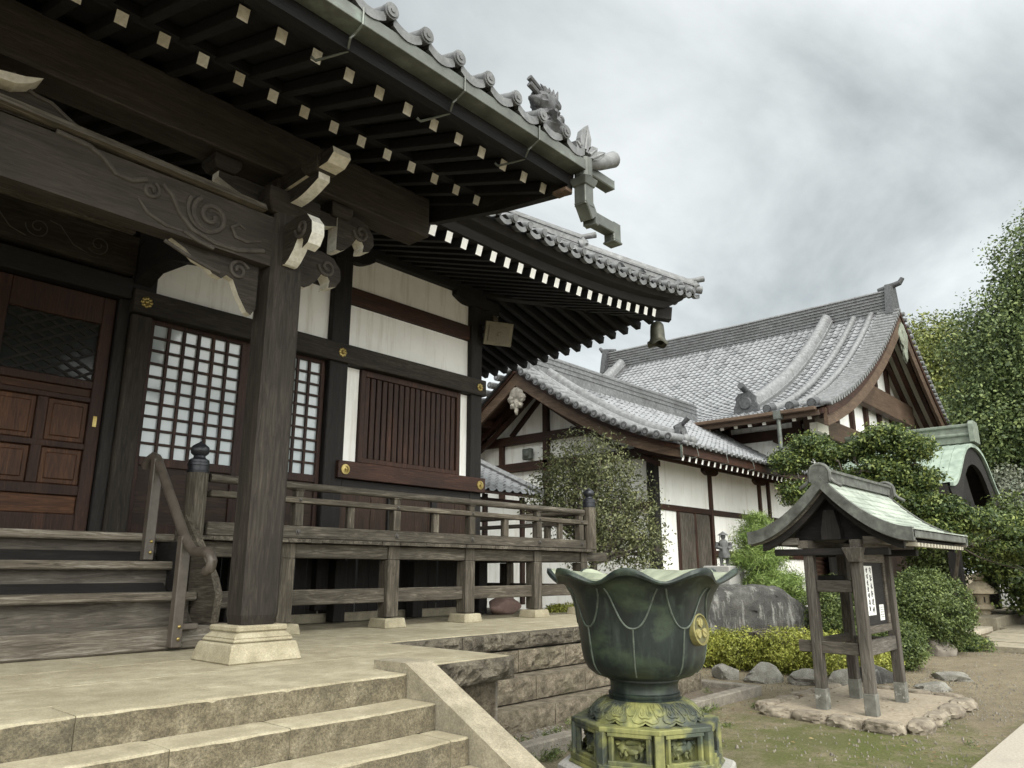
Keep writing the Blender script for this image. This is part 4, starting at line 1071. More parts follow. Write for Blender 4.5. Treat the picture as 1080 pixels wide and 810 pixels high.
rp2 = [(-.09, 0), (.09, 0), (.09, .10), (.11, .105), (.11, .13), (.09, .135), (.09, .20), (.11, .205), (.11, .23), (.08, .235), (.05, .29), (0, .31), (-.05, .29), (-.08, .235), (-.11, .23), (-.11, .205), (-.09, .20), (-.09, .135), (-.11, .13), (-.11, .105), (-.09, .10)]
mb.sweep([(a, b * 1.15) for a, b in rp2], [hip(1.5 + .3 * i) for i in range(22)], sd)
for d0, sc in ((.02, .9), (1.45, 1.25)):
    x, y, z = hip(d0)
    mb.blob((x + .03, y - .03, z + .12 * sc), (.10 * sc, .10 * sc, .12 * sc), 3, .3, 3, 2)
    mb.tube([(x - .1, y + .1, z + .23 * sc), (x + .04, y - .04, z + .25 * sc), (x + .17 * sc, y - .17 * sc, z + .29 * sc)], [.045, .05, .055], 12)
x, y, z = hip(0); mb.tube([(x - .2, y + .2, z + .09), (x + .10, y - .10, z + .05)], .07, 14)
mb.build('hip_ridge', ridgem, mr, smooth=True)

# --- things fixed to the hall
sp = thing('loudspeaker', 'small beige box loudspeaker tilted down under the eave at the hall corner post', 'loudspeaker', (9.02, 8.45, 5.55))
R_ = Matrix.Rotation(-.45, 4, 'Z') @ Matrix.Rotation(.35, 4, 'X')
mb = MB(); mb.prism([(-.25, -.20), (.25, -.20), (.25, .20), (-.25, .20)], 'y', -.02, .03)
frust_ = [(-.25, .03, -.2), (.25, .03, -.2), (.25, .03, .2), (-.25, .03, .2), (-.14, .22, -.1), (.14, .22, -.1), (.14, .22, .1), (-.14, .22, .1)]
mb.add(frust_, [(0, 1, 5, 4), (1, 2, 6, 5), (2, 3, 7, 6), (3, 0, 4, 7), (4, 5, 6, 7)])
mb.v = [tuple(R_ @ Vector(q) + V(9.02, 8.36, 5.56)) for q in mb.v]; mb.build('horn_box', speakerm, sp, bevel=.012)
mb = MB(); mb.prism([(-.19, -.14), (.19, -.14), (.19, .14), (-.19, .14)], 'y', -.034, -.018); mb.blob((0, -.035, 0), (.04, .02, .04), 1, 0, 2)
mb.v = [tuple(R_ @ Vector(q) + V(9.02, 8.36, 5.56)) for q in mb.v]; mb.build('grille', simple('speaker_grille', [(.3, (.10, .088, .06)), (.7, (.17, .15, .105))], 60, 3, .7, .3, .003), sp)
mb = MB(); mb.tube([(9.03, 8.50, 5.60), (9.0, 8.66, 5.72), (8.88, 8.70, 5.74)], .02, 8); mb.build('bracket', blackmetal, sp)
bell = thing('wind_bell', 'weathered bronze wind bell hanging from the corner rafter of the hall eave', 'bell', (11.1, 6.5, 5.3))
bx, by, bz = 11.12, 6.48, 5.50
mb = MB(); mb.lathe([(0, .40), (.05, .40), (.085, .385), (.115, .34), (.125, .24), (.13, .10), (.15, .05), (.185, .0), (.18, -.02), (.12, .03), (.10, .3), (0, .34)], (bx, by, bz - .02), 24, fr=lambda r, z, a: (r, z - (.03 * math.cos(4 * a) if z < .04 else 0)))
mb.build('bell_body', bellm, bell, smooth=True)
mb = MB(); mb.tube([(bx, by, bz + .36), (bx, by, bz + .50)], .012, 6)
mb.tube([(bx + .03 * math.cos(k), by, bz + .40 + .03 * math.sin(k)) for k in np.linspace(0, 6.3, 12)], .008, 6); mb.build('hanger', blackmetal, bell)

# ================================================================ WHITE-WALLED RESIDENCE HALL (gable towards the temple hall)
ann = thing('plastered_hall', 'white plastered side hall with brown timbers and curved tiled gable behind the bushy tree', 'building', (18, 11, 0))
GX, AY, WX, RY = 14.55, 9.32, 15.55, 12.8          # bargeboard plane, front wall, gable wall, ridge
_cy = [8.05, 8.55, 9.33, 10.15, 10.88, 11.82, 12.84]; _cz = [4.30, 4.47, 4.76, 5.13, 5.54, 6.18, 6.88]
cf = np.polyfit(np.array(_cy), np.array(_cz), 3)
def az(y):
    y = RY - abs(y - RY) if y > RY else y
    return float(np.polyval(cf, y))
def asurf(side):
    def f(u, v_):
        y = 8.0 + v_ if side == 0 else 2 * RY - 8.0 - v_
        sl = (az(8.0 + v_ + .05) - az(8.0 + v_ - .05)) / .1
        nr = V(0, -sl if side == 0 else sl, 1).normalized()
        return V(GX + u, y, az(8.0 + v_) + .02), nr
    return f
# roof boards
mb = MB(); ys = [8.1 + i * .3 for i in range(17)]
for s_ in (1, -1):
    vs = []
    for y in ys:
        yy = y if s_ > 0 else 2 * RY - y
        vs += [(GX + .03, yy, az(y) - .02), (27, yy, az(y) - .02), (27, yy, az(y) - .14), (GX + .03, yy, az(y) - .14)]
    mb.add(vs, [(i * 4 + k, i * 4 + (k + 1) % 4, i * 4 + 4 + (k + 1) % 4, i * 4 + 4 + k) for i in range(len(ys) - 1) for k in range(4)] + [(0, 3, 2, 1)])
aroof = mb.build('roof', wood('red', 'x'), ann)
tiles('front_tiles', tile, aroof, asurf(0), .2, 12.5, 0, 4.78, .27, .25, amp=.03, step=.03)
tiles('back_tiles', tile, aroof, asurf(1), 0, 9, 0, 4.78, .27, .25, flip=True)
# bargeboards
def bboard(mb, x0, x1, lo, hi, sgn, y1=8.0, y2=12.8, n=18, ptaper=.16):
    pts = []
    for i in range(n + 1):
        y = y1 + (y2 - y1) * i / n; t = i / n; pts.append((y, az(y) + hi))
    for i in range(n, -1, -1):
        y = y1 + (y2 - y1) * i / n; t = i / n; pts.append((y, az(y) + lo - ptaper * t))
    if sgn < 0: pts = [(2 * RY - a, b) for a, b in pts]
    mb.prism(pts, 'x', x0, x1)
for sgn in (1, -1):
    mb = MB(); bboard(mb, GX - .05, GX + .03, -.30, -.05, sgn); mb.build('bargeboard', wood('barge', 'y'), aroof, bevel=.01)
    mb = MB(); bboard(mb, GX - .09, GX - .052, -.12, -.03, sgn, ptaper=0); mb.build('barge_trim', wood('red', 'y'), aroof)
mb = MB(); mb.box(GX - .10, 7.95, 3.99, GX - .085, 8.0, 4.27); mb.build('board_cap', zinc, aroof)
# pendant ornament under the apex
mb = MB(); c0 = (GX - .02, RY, 6.05)
for dy, dz, a, b in ((0, .12, .22, .20), (.17, .0, .13, .12), (-.17, .0, .13, .12), (0, -.16, .10, .16), (.12, -.20, .09, .08), (-.12, -.20, .09, .08), (0, -.36, .05, .10)): mb.blob((c0[0], c0[1] + dy, c0[2] + dz), (.05, a, b), int(a * 100), .35, 3, 2.2)
mb.build('gable_pendant', simple('bleached_carving', [(.3, (.16, .14, .115)), (.7, (.40, .37, .32))], 6, 7, .8, .5, .01), aroof, smooth=True)
# verge barrel tiles
ornt0 = simple('ornament_tile', [], 1)
mb = MB()
L_ = [0]; yy = np.linspace(8.0, 12.72, 200); zz = [az(q) for q in yy]
acc = np.concatenate([[0], np.cumsum(np.hypot(np.diff(yy), np.diff(zz)))])
nt_ = 18
for sgn in (1, -1):
    for i in range(nt_):
        t = (i + .5) / nt_ * acc[-1]; y = float(np.interp(t, acc, yy)); z = az(y) + .10
        if sgn < 0: y = 2 * RY - y
        mb.tube([(GX - .34, y, z), (GX + .22, y, z + .03)], .092, 14); mb.tube([(GX - .348, y, z), (GX - .338, y, z)], .068, 12, 1); mb.tube([(GX - .356, y, z), (GX - .34, y, z)], .042, 8)
        sl = (az(RY - abs(y - RY) + .1) - az(RY - abs(y - RY) - .1)) / .2; dy = .13 * (1 if sgn > 0 else -1)
        mb.beam((GX - .10, y - dy, z - sl * .13 - .09), (GX - .10, y + dy, z + sl * .13 - .09), .12, .04, 1)
mb.build('verge_tiles', [kawara, ornt0], aroof, smooth=True)  # dark discs and flats: recess and gap shade put into the tile colour
# descending ridges and main ridge
def slope_path(x, y0, y1, up, n=16, sgn=1, dx=0):
    return [(x + dx * i / n, y0 + (y1 - y0) * i / n, az(y0 + (y1 - y0) * i / n) + up) for i in range(n + 1)]
mb = MB()
big = [(-.13, -.05), (.13, -.05), (.13, .07), (.15, .075), (.15, .10), (.13, .105), (.11, .19), (.06, .245), (0, .26), (-.06, .245), (-.11, .19), (-.13, .105), (-.15, .10), (-.15, .075), (-.13, .07)]
rnd = [(.085 * math.cos(a), .085 * math.sin(a) + .05) for a in np.linspace(0, 2 * PI, 12, endpoint=False)]
mb.sweep(big, slope_path(15.75, 8.75, 12.75, .06), (1, 0, 0)); mb.build('descending_ridge', kawara, aroof, smooth=True)
for xx in (15.02, 15.33):
    mb = MB(); mb.sweep(rnd, slope_path(xx, 8.2, 12.75, .06), (1, 0, 0)); mb.blob((xx, 8.15, az(8.15) + .14), (.12, .09, .12), 2, .15); mb.build('descending_ridge', kawara, aroof, smooth=True)
mb = MB()
mb.prism([(15.75 + a, az(8.7) + b) for a, b in ((-.24, .0), (.24, .0), (.20, .22), (.16, .40), (.05, .50), (-.05, .50), (-.16, .40), (-.20, .22))], 'y', 8.62, 8.74); mb.blob((15.75, 8.60, az(8.7) + .22), (.13, .07, .17), 5, .4, 3, 3)
mb.tube([(15.75, 8.85, az(8.7) + .42), (15.75, 8.6, az(8.7) + .50), (15.75, 8.45, az(8.7) + .62)], [.05, .055, .065], 12)
mb.build('demon_tile', simple('ornament_tile', [], 1), aroof, bevel=.01)
mb = MB()
rid = [(-.16, -.2), (.16, -.2), (.16, .08), (.18, .085), (.18, .12), (.15, .125), (.15, .22), (.17, .225), (.17, .26), (.14, .265), (.14, .36), (.16, .365), (.16, .40), (.10, .405), (.09, .47), (.04, .51), (-.04, .51), (-.09, .47), (-.10, .405), (-.16, .40), (-.16, .365), (-.14, .36), (-.14, .265), (-.17, .26), (-.17, .225), (-.15, .22), (-.15, .125), (-.18, .12), (-.18, .085), (-.16, .08)]
mb.sweep(rid, [(14.75, RY, 7.0), (20, RY, 6.98), (24.2, RY, 6.98)], (0, 1, 0)); mb.build('main_ridge', ridgem, aroof)
mb = MB(); mb.prism([(RY - .3, 6.85), (RY + .3, 6.85), (RY + .22, 7.3), (RY + .1, 7.62), (RY - .1, 7.62), (RY - .22, 7.3)], 'x', 14.62, 14.75); mb.build('demon_tile', simple('ornament_tile', [], 1), aroof)
# eave rafters with pale ends and wire gutter hooks
mb = MB(); mb.beam((14.85, 8.16, 4.035), (14.85, 9.4, 4.36), .08, .11, 0, 1); er = mb.build('rafter', [wood('red', 'y'), bright_end], aroof)
copies(er, [(.30 * i, 0, 0) for i in range(1, 33)])
mb = MB(); mb.box(GX + .05, 8.08, 4.10, 25, 8.16, 4.24); mb.build('fascia', wood('red', 'x'), aroof, bevel=.006)
mb = MB()
for i in range(38): mb.tube([(14.75 + .27 * i, 7.97, az(8) + .03), (14.75 + .27 * i, 8.3, az(8.3) + .05)], .055, 10)
mb.build('eave_tile_ends', kawara, aroof, smooth=True)
mb = MB(); 
for i in range(7): mb.tube([(15.2 + 1.45 * i, 8.0, 4.30), (15.2 + 1.45 * i, 7.96, 4.10), (15.12 + 1.45 * i, 8.1, 4.05)], .010, 5)
mb.build('gutter_hooks', zinc, aroof)
# front wall
WRz, WRx, WRy = wood('red', 'z'), wood('red', 'x'), wood('red', 'y')
def bx(name, mat, x0, y0, z0, x1, y1, z1, parent=ann, bevel=.008):
    mb = MB(); mb.box(x0, y0, z0, x1, y1, z1); return mb.build(name, mat, parent, bevel=bevel)
for x0, x1, z0, z1 in ((15.72, 18.28, 3.17, 4.22), (18.42, 21.35, 3.17, 4.22), (21.5, 22.0, 3.17, 4.22), (22.1, 25, 3.17, 4.22), (15.72, 16.55, .5, 3.02), (18.42, 21.4, .5, 3.02), (21.5, 24.6, .5, 3.02)):
    bx('plaster_panel', plaster, x0, AY + .05, z0, x1, AY + .12, z1, bevel=0)
for x in (15.50, 18.28, 21.36, 22.0, 24.6): bx('post', WRz if x > 15.6 else wood('dark', 'z'), x, AY - .02, 0.0, x + (.22 if x < 16 else .13), AY + .2, 4.4)
bx('rail', WRx, 15.72, AY - .005, 3.025, 25, AY + .18, 3.165); bx('rail', WRx, 15.4, AY - .03, 4.22, 25, AY + .2, 4.42)
bx('rail', WRx, 18.4, AY - .0, 1.95, 24.6, AY + .18, 2.12); bx('base_rail', WRx, 15.72, AY - .01, .25, 25, AY + .18, .5); bx('foundation', concrete, 15.4, AY - .05, 0, 25, AY + .3, .25)
for x in (18.345, 21.43): 
    mb = MB(); mb.prism([(x + a, b) for a, b in arm_poly(.40, 4.06, .16)], 'y', AY - .05, AY + .05); mb.build('bracket_arm', WRx, ann)
sd_ = bx('sliding_door', wood('board', 'z'), 16.62, AY + .03, .5, 18.2, AY + .1, 3.02); sd_['label'] = 'weathered brown board door'
mb = MB()
for i in range(20): a = 16.64 + i * .078; mb.box(a + .008, AY + .01, .52, a + .07, AY + .04, 2.98)
mb.build('boards', wood('board', 'z'), sd_, bevel=.004); bx('door_stile', WRz, 17.38, AY - .01, .5, 17.46, AY + .05, 3.02, sd_); bx('door_stile', WRz, 16.55, AY - .01, .5, 16.63, AY + .08, 3.02, sd_)
# small latticed window seen through the notice stand
lw = bx('lattice_window', wood('barge', 'x'), 24.8, AY - .06, 1.30, 27.2, AY + .1, 2.15); lw['label'] = 'small window with pale frame and brown louvres'
mb = MB()
for i in range(5): mb.box(24.95, AY - .10, 1.40 + .14 * i, 26.4, AY - .05, 1.48 + .14 * i)
mb.build('louvres', WRx, lw)
bx('window_board', white_end, 26.5, AY - .10, 1.38, 26.75, AY - .05, 2.12, lw)
# gable wall facing -X
mb = MB(); n = 20
pts = [(AY + .2, .3)] + [(AY + .2 + (2 * RY - 2 * AY - .4) * i / n, az(AY + .2 + (2 * RY - 2 * AY - .4) * i / n) - .15) for i in range(n + 1)] + [(2 * RY - AY - .2, .3)]
mb.prism(pts, 'x', WX + .06, WX + .14); mb.build('gable_plaster', plaster, ann)
def gb(p, q, wd, ht): 
    mb = MB(); mb.beam(p, q, wd, ht); mb.build('gable_timber', WRy if abs(p[1] - q[1]) > .3 else WRz, ann, bevel=.008)
gx = WX + .0
gb((gx, 10.6, 5.14), (gx, 15.0, 5.14), .16, .24); gb((gx, 9.35, 4.38), (gx, 16.2, 4.38), .16, .24); gb((gx, 9.35, 3.1), (gx, 16.2, 3.1), .16, .2)
gb((gx + .01, 12.62, 5.26), (gx + .01, 12.62, 6.5), .16, .18); gb((gx + .01, 14.25, 3.2), (gx + .01, 14.25, 5.02), .14, .14); gb((gx + .01, 12.62, 3.2), (gx + .01, 12.62, 5.02), .16, .18); gb((gx + .01, 11.1, 3.2), (gx + .01, 11.1, 4.26), .14, .14)
gb((gx + .02, 13.9, 5.27), (gx + .02, 12.75, 6.3), .12, .12); gb((gx + .02, 11.3, 5.27), (gx + .02, 12.5, 6.2), .12, .12)
for y in (9.9, 11.3, 14.3, 15.7): 
    mb = MB(); mb.beam((GX + .05, y, az(y) - .22), (WX + .1, y, az(y) - .22), .16, .18); mb.build('purlin', WRx, aroof, bevel=.006)
for dz in (-.36, -.62):
    for sgn in (1, -1):
        mb = MB()
        bboard(mb, WX - .55 + abs(dz) * .3, WX - .45 + abs(dz) * .3, dz - .03, dz + .10, sgn, 9.0, 12.8, ptaper=.0); mb.build('gable_moulding', wood('red', 'y'), aroof)
mb = MB(); mb.box(WX - .18, 13.05, 4.55, WX - .02, 13.35, 4.85); mb.blob((WX - .16, 13.2, 4.70), (.09, .12, .13), 2, .05); mb.build('meter_box', zinc, ann, bevel=.02)

# lean-to passage with a small tiled roof
lean = thing('passage', 'low passage with a small dark tiled roof between the two halls behind the railing', 'passage', (11.5, 11.5, 0))
def lsurf(u, v_): return V(9.5 + u, 10.7 + v_ * .9, 3.22 + v_ * .40), V(0, -.41, .91)
mb = MB(); mb.add([(9.5, 10.72, 3.16), (13.0, 10.72, 3.16), (13.6, 13.4, 4.38), (9.5, 13.4, 4.38), (9.5, 10.72, 3.22), (13.0, 10.72, 3.22), (13.6, 13.4, 4.42), (9.5, 13.4, 4.42)], [(3, 2, 1, 0), (4, 5, 6, 7), (0, 1, 5, 4), (1, 2, 6, 5), (2, 3, 7, 6), (3, 0, 4, 7)])
lr = mb.build('roof', WRx, lean); tiles('roof_tiles', tile, lr, lsurf, 0, 3.5, 0, 3.0, .25, .24, amp=.035)
mb = MB(); mb.sweep([(-.08, 0), (.08, 0), (.08, .08), (0, .15), (-.08, .08)], [(13.05, 10.75, 3.24), (13.05, 13.4, 4.42)], (1, 0, 0)); mb.build('verge_ridge', kawara, lr)
mb = MB(); mb.box(9.6, 11.1, .9, 12.9, 11.2, 3.1); mb.build('wall', plaster, lean)
for x in (10.4, 11.5, 12.7): bx('post', WRz, x, 11.04, .9, x + .12, 11.12, 3.2, lean)
bx('rail', WRx, 9.6, 11.05, 2.0, 12.9, 11.1, 2.12, lean); bx('rail', WRx, 9.6, 11.05, 2.95, 12.9, 11.1, 3.12, lean)

# ================================================================ GREAT ROOFED HALL BEHIND
bh = thing('great_hall', 'large hall behind with broad grey tiled roof, long ridge and tall gable facing right', 'building', (34, 15, 0))
BX, BRX, BY0, BY1 = 23.5, 34.1, 7.97, 23.3
bf = np.polyfit([23.5, 23.86, 25.13, 26.75, 28.61, 30.9, 33.7, 34.1], [6.55, 6.68, 7.13, 7.81, 8.73, 10.23, 12.3, 12.62], 3)
def bz_(x): return float(np.polyval(bf, x if x < BRX else 2 * BRX - x))
def bsurf(sgn):
    def f(u, v_):
        x = BX + v_; sl = (bz_(x + .05) - bz_(x - .05)) / .1
        return (V(x, BY0 + u, bz_(x) + .03), V(-sl, 0, 1).normalized()) if sgn > 0 else (V(2 * BRX - x, BY0 + u, bz_(x) + .03), V(sl, 0, 1).normalized())
    return f
mb = MB(); xs_ = [BX + .1 + i * .66 for i in range(17)]
for sgn in (1, -1):
    vs = []
    for x in xs_:
        X = x if sgn > 0 else 2 * BRX - x
        vs += [(X, BY0 + .05, bz_(x) - .03), (X, BY1, bz_(x) - .03), (X, BY1, bz_(x) - .2), (X, BY0 + .05, bz_(x) - .2)]
    mb.add(vs, [(i * 4 + k, i * 4 + (k + 1) % 4, i * 4 + 4 + (k + 1) % 4, i * 4 + 4 + k) for i in range(len(xs_) - 1) for k in range(4)] + [(0, 3, 2, 1)])
    if sgn < 0:
        for q in range(-((len(xs_) - 1) * 4 + 1), 0):
            pass
for q, f in enumerate(mb.f):
    if len(f) == 4 and all((i % 4) in (2, 3) for i in f): mb.m[q] = 1
broof = mb.build('roof', [wood('red', 'y'), white_end], bh)
for yy_ in (8.30, 8.72, 9.14):
    for sgn in (1, -1):
        mb = MB(); mb.sweep([(-.09, -.42), (.09, -.42), (.09, -.22), (-.09, -.22)], [((x if sgn > 0 else 2 * BRX - x), yy_, bz_(x)) for x in np.linspace(24.2, 33.6, 16)], (0, 1, 0)); mb.build('verge_rafter', wood('red', 'x'), broof)
tiles('roof_tiles', tile, broof, bsurf(1), 0, BY1 - BY0, 0, 10.6, .30, .30, flip=True, amp=.035, step=.04)
tiles('roof_tiles', tile, broof, bsurf(-1), 0, 4, 0, 10.6, .30, .30, amp=.035, step=.04)
def bpath(y, x0, x1, up, n=20): return [(x0 + (x1 - x0) * i / n, y, bz_(x0 + (x1 - x0) * i / n) + up) for i in range(n + 1)]
mb = MB()
bigr = [(a * 1.9, b * 2.1) for a, b in big]; rn2 = [(a * 1.5, b * 1.5) for a, b in rnd]
for yy_, pr_, x0_ in ((10.9, bigr, 24.7), (9.75, rn2, 23.6), (9.0, rn2, 23.6), (22.0, bigr, 24.7), (22.8, rn2, 23.6)):
    mb = MB(); mb.sweep(pr_, bpath(yy_, x0_, 33.9, .04), (0, 1, 0)); mb.build('descending_ridge', kawara, broof, smooth=True)
ornt = simple('ornament_tile', [], 1)
mb = MB()
z_ = bz_(24.6); mb.prism([(10.9 + a, z_ + b) for a, b in ((-.46, 0), (.46, 0), (.44, .22), (.34, .42), (.36, .58), (.22, .74), (-.22, .74), (-.36, .58), (-.34, .42), (-.44, .22))], 'x', 24.44, 24.60); mb.tube([(24.45, 10.9, z_ + .36), (24.38, 10.9, z_ + .36)], [.24, .20], 16); mb.tube([(24.9, 10.9, z_ + .78), (24.5, 10.9, z_ + .84), (24.15, 10.9, z_ + .95)], [.11, .11, .12], 12)
mb.build('demon_tile', ornt, broof, smooth=True)
for yy_ in (9.75, 9.0, 8.3): mb = MB(); mb.tube([(23.95, yy_, bz_(23.95) + .17), (23.48, yy_, bz_(23.48) + .19)], .15, 14); mb.tube([(23.47, yy_, bz_(23.48) + .19), (23.44, yy_, bz_(23.48) + .19)], .11, 14); mb.build('end_tile', ornt, broof, smooth=True)
# verge tiles running across the gable edge
mb = MB(); n = 40
for sgn in (1, -1):
    for i in range(n):
        x = 23.8 + 10.1 * (i + .5) / n; z = bz_(x) + .10; X = x if sgn > 0 else 2 * BRX - x
        mb.tube([(X, BY0 - .16, z), (X, BY0 + .75, z + .02)], .10, 10)
mb.build('verge_tiles', kawara, broof, smooth=True)
# main ridge with coursed side
mb = MB(); rs = [(-.28, -.35)]; z = -.35
sidep = []
for k in range(8): sidep += [(.24, -.30 + k * .14), (.24, -.20 + k * .14), (.30, -.195 + k * .14), (.30, -.165 + k * .14)]
prof_ = [(a, b) for a, b in sidep] + [(.16, .84), (.10, .93), (-.10, .93), (-.16, .84)] + [(-a, b) for a, b in sidep[::-1]]
mb.sweep(prof_, [(BRX, BY0 + .4, 12.66), (BRX, 15, 12.6), (BRX, BY1 - .3, 12.68)], (1, 0, 0)); mb.build('main_ridge', kawara, broof)
mb = MB()
for yy_, s_ in ((BY0 + .2, -1), (BY1 - .2, 1)):
    mb = MB(); mb.prism([(BRX - .7, 12.3), (BRX + .7, 12.3), (BRX + .55, 13.0), (BRX + .35, 13.75), (BRX - .35, 13.75), (BRX - .55, 13.0)], 'y', yy_ - .14, yy_ + .14)
    mb.tube([(BRX, yy_ - s_ * .5, 13.62), (BRX, yy_, 13.72), (BRX, yy_ + s_ * .40, 13.80), (BRX, yy_ + s_ * .55, 14.0)], [.13, .13, .12, .09], 12)
    mb.build('demon_tile', ornt, broof, bevel=.02)
# bargeboards of the tall gable
for sgn in (1, -1):
    mb = MB(); n = 24; pts = []
    for i in range(n + 1): x = BX + .3 + (BRX - BX - .3) * i / n; pts.append((x, bz_(x) - .06))
    for i in range(n, -1, -1): x = BX + .3 + (BRX - BX - .3) * i / n; pts.append((x, bz_(x) - .62 - .35 * i / n))
    if sgn < 0: pts = [(2 * BRX - a, b) for a, b in pts]
    mb.prism(pts, 'y', BY0 - .02, BY0 + .10); mb.build('bargeboard', wood('barge', 'x'), broof, bevel=.02)
    mb = MB(); mb.prism([(a, b + .05) for a, b in pts[:n + 1]] + [(a, b - .22) for a, b in pts[n::-1]], 'y', BY0 - .07, BY0 - .022); mb.build('barge_trim', wood('red', 'x'), broof)
mb = MB(); mb.blob((BRX, BY0 - .05, 11.3), (.55, .12, .65), 2, .3, 3, 2); mb.blob((BRX, BY0 - .05, 10.6), (.25, .10, .4), 3, .3); mb.build('gable_pendant', simple('gable_ornament', [(.3, (.10, .11, .085)), (.7, (.22, .24, .19))], 6, 6, .8, .4, .01), broof, smooth=True)
# gable wall of plaster with dark studs
mb = MB(); pts = [(26, 5.5)] + [(26 + 16.2 * i / 24, bz_(26 + 16.2 * i / 24) - .3) for i in range(25)] + [(42.2, 5.5)]
mb.prism(pts, 'y', 9.45, 9.6); mb.build('gable_plaster', plaster, bh)
for i in range(9):
    x = 27.0 + 1.85 * i; mb = MB(); top = bz_(x) - .3
    if top > 7.2: mb.box(x, 9.30, 6.2, x + .28, 9.44, top); mb.build('gable_stud', wood('red', 'z'), bh)
mb = MB(); mb.box(29.6, 8.95, 8.15, 38.6, 9.28, 9.15); mb.build('gable_tie_beam', wood('barge', 'x'), bh, bevel=.02)
mb = MB(); mb.box(25.3, 8.9, 6.1, 43, 9.28, 6.8); mb.build('gable_tie_beam', wood('barge', 'x'), bh, bevel=.02)
# eave side facing the smaller hall
mb = MB(); mb.beam((23.75, 8.5, 6.36), (25.6, 8.5, 6.95), .13, .14, 0, 1); er = mb.build('rafter', [wood('red', 'x'), white_end], broof)
copies(er, [(0, .50 * i, 0) for i in range(1, 28)])
mb = MB(); mb.box(23.55, BY0 + .15, 6.36, 23.66, BY1, 6.52); mb.build('fascia', wood('barge', 'y'), broof, bevel=.01)
mb = MB(); mb.box(23.34, BY0 + .2, 6.50, 23.54, BY1, 6.62); mb.build('gutter', wood('barge', 'y'), broof, bevel=.02)
mb = MB(); mb.tube([(23.44, 9.38, 6.5), (23.44, 9.38, 4.6)], .07, 12); mb.box(23.32, 9.26, 6.36, 23.56, 9.5, 6.62); mb.tube([(23.44, 9.38, 5.5), (23.44, 9.38, 5.42)], .09, 12); mb.build('downspout', zinc, bh, smooth=True)
mb = MB(); mb.box(25.5, 9.6, 0, 25.6, BY1, 6.9); mb.box(25.6, 9.6, 3.6, 43, 9.7, 6.2); mb.build('wall_plaster', plaster, bh)
mb = MB(); mb.box(25.6, 9.55, 0, 43, 9.7, 3.6); mb.build('wall_boards', wood('wains', 'z'), bh)
for z0, z1 in ((6.05, 6.4), (5.0, 5.25), (6.6, 6.95)):
    mb = MB(); mb.box(25.38, 9.45, z0, 25.49, BY1, z1); mb.box(25.39, 9.46, z0, 43, 9.58, z1 - .01); mb.build('rail', WRy, bh)
for y in (9.4, 12.0, 14.6, 17.2): 
    mb = MB(); mb.box(25.36, y, 0, 25.5, y + .3, 6.9); mb.build('post', WRz, bh)
mb = MB(); mb.prism([(9.55 + a, b) for a, b in arm_poly(.8, 5.78, .3)], 'x', 25.2, 25.36); mb.build('bracket_arm', WRy, bh)
mb = MB(); mb.box(24.4, 8.5, 6.0, 25.4, 8.75, 6.3); mb.build('bracket_arm', white_end, bh)
# porch with undulating copper gable
def kz(x):
    return float(np.interp(abs(x - 28.45), [0, .6, 1.2, 1.7, 2.1, 2.5, 2.9, 3.3, 3.6, 3.9], [5.62, 5.58, 5.44, 5.2, 4.92, 4.62, 4.36, 4.17, 4.08, 4.05]))
mb = MB(); n = 36; top = [(24.55 + 7.8 * i / n, kz(24.55 + 7.8 * i / n)) for i in range(n + 1)]
mb.prism(top + [(a, b - .30) for a, b in top[::-1]], 'y', 5.05, 9.3, 0); porch = mb.build('porch_roof', wood('dark', 'x'), bh)
mb = MB()
nrow = 40
for j in range(16):
    y0, y1 = 4.98 + j * .27, 4.98 + (j + 1) * .27
    vs = []
    for a, b in top: vs += [(a, y0, b + .05), (a, y1 - .008, b + .03)]
    mb.add(vs, [(2 * i, 2 * i + 2, 2 * i + 3, 2 * i + 1) for i in range(n)])
    vs = []
    for a, b in top: vs += [(a, y0, b - .01), (a, y0, b + .05)]
    mb.add(vs, [(2 * i, 2 * i + 2, 2 * i + 3, 2 * i + 1) for i in range(n)])
mb.build('copper_sheets', copper, porch)
mb = MB(); mb.prism([(a, b + .045) for a, b in top] + [(a, b - .07) for a, b in top[::-1]], 'y', 4.90, 4.98); mb.build('copper_edge', copper, porch, bevel=.01)
mb = MB(); mb.prism([(a, b - .075) for a, b in top] + [(28.45 + (a - 28.45) * .86, b - .62) for a, b in top[::-1]], 'y', 5.0, 5.12); mb.build('bargeboard', wood('dark', 'x'), porch, bevel=.01)
mb = MB(); mb.sweep([(-.25, -.1), (.25, -.1), (.25, .12), (.30, .14), (.30, .22), (.22, .24), (.22, .42), (.28, .44), (.28, .54), (-.28, .54), (-.28, .44), (-.22, .42), (-.22, .24), (-.30, .22), (-.30, .14), (-.25, .12)], [(28.45, 4.95, 5.80), (28.45, 9.3, 5.80)], (1, 0, 0))
mb.prism([(28.45 + a, 5.80 + b) for a, b in ((-.42, -.1), (.42, -.1), (.42, .5), (.3, .62), (-.3, .62), (-.42, .5))], 'y', 4.80, 4.94)
mb.build('copper_ridge', simple('copper_green_dull', [(.3, (.085, .10, .08)), (.7, (.19, .22, .175))], 5, 6, .6, .1, .004), porch, bevel=.02)
mb = MB(); mb.box(25.6, 5.3, 3.3, 31.3, 5.5, 3.75); mb.box(25.6, 6.5, 3.2, 31.3, 6.7, 3.9); mb.build('porch_beam', wood('dark', 'x'), bh, bevel=.02)
mb = MB(); mb.prism([(28.45 + a, b) for a, b in ((-1.1, 3.76), (1.1, 3.76), (.7, 4.2), (.35, 4.7), (-.35, 4.7), (-.7, 4.2))], 'y', 5.34, 5.46); mb.build('frog_leg_strut', wood('dark', 'x'), bh, bevel=.02)
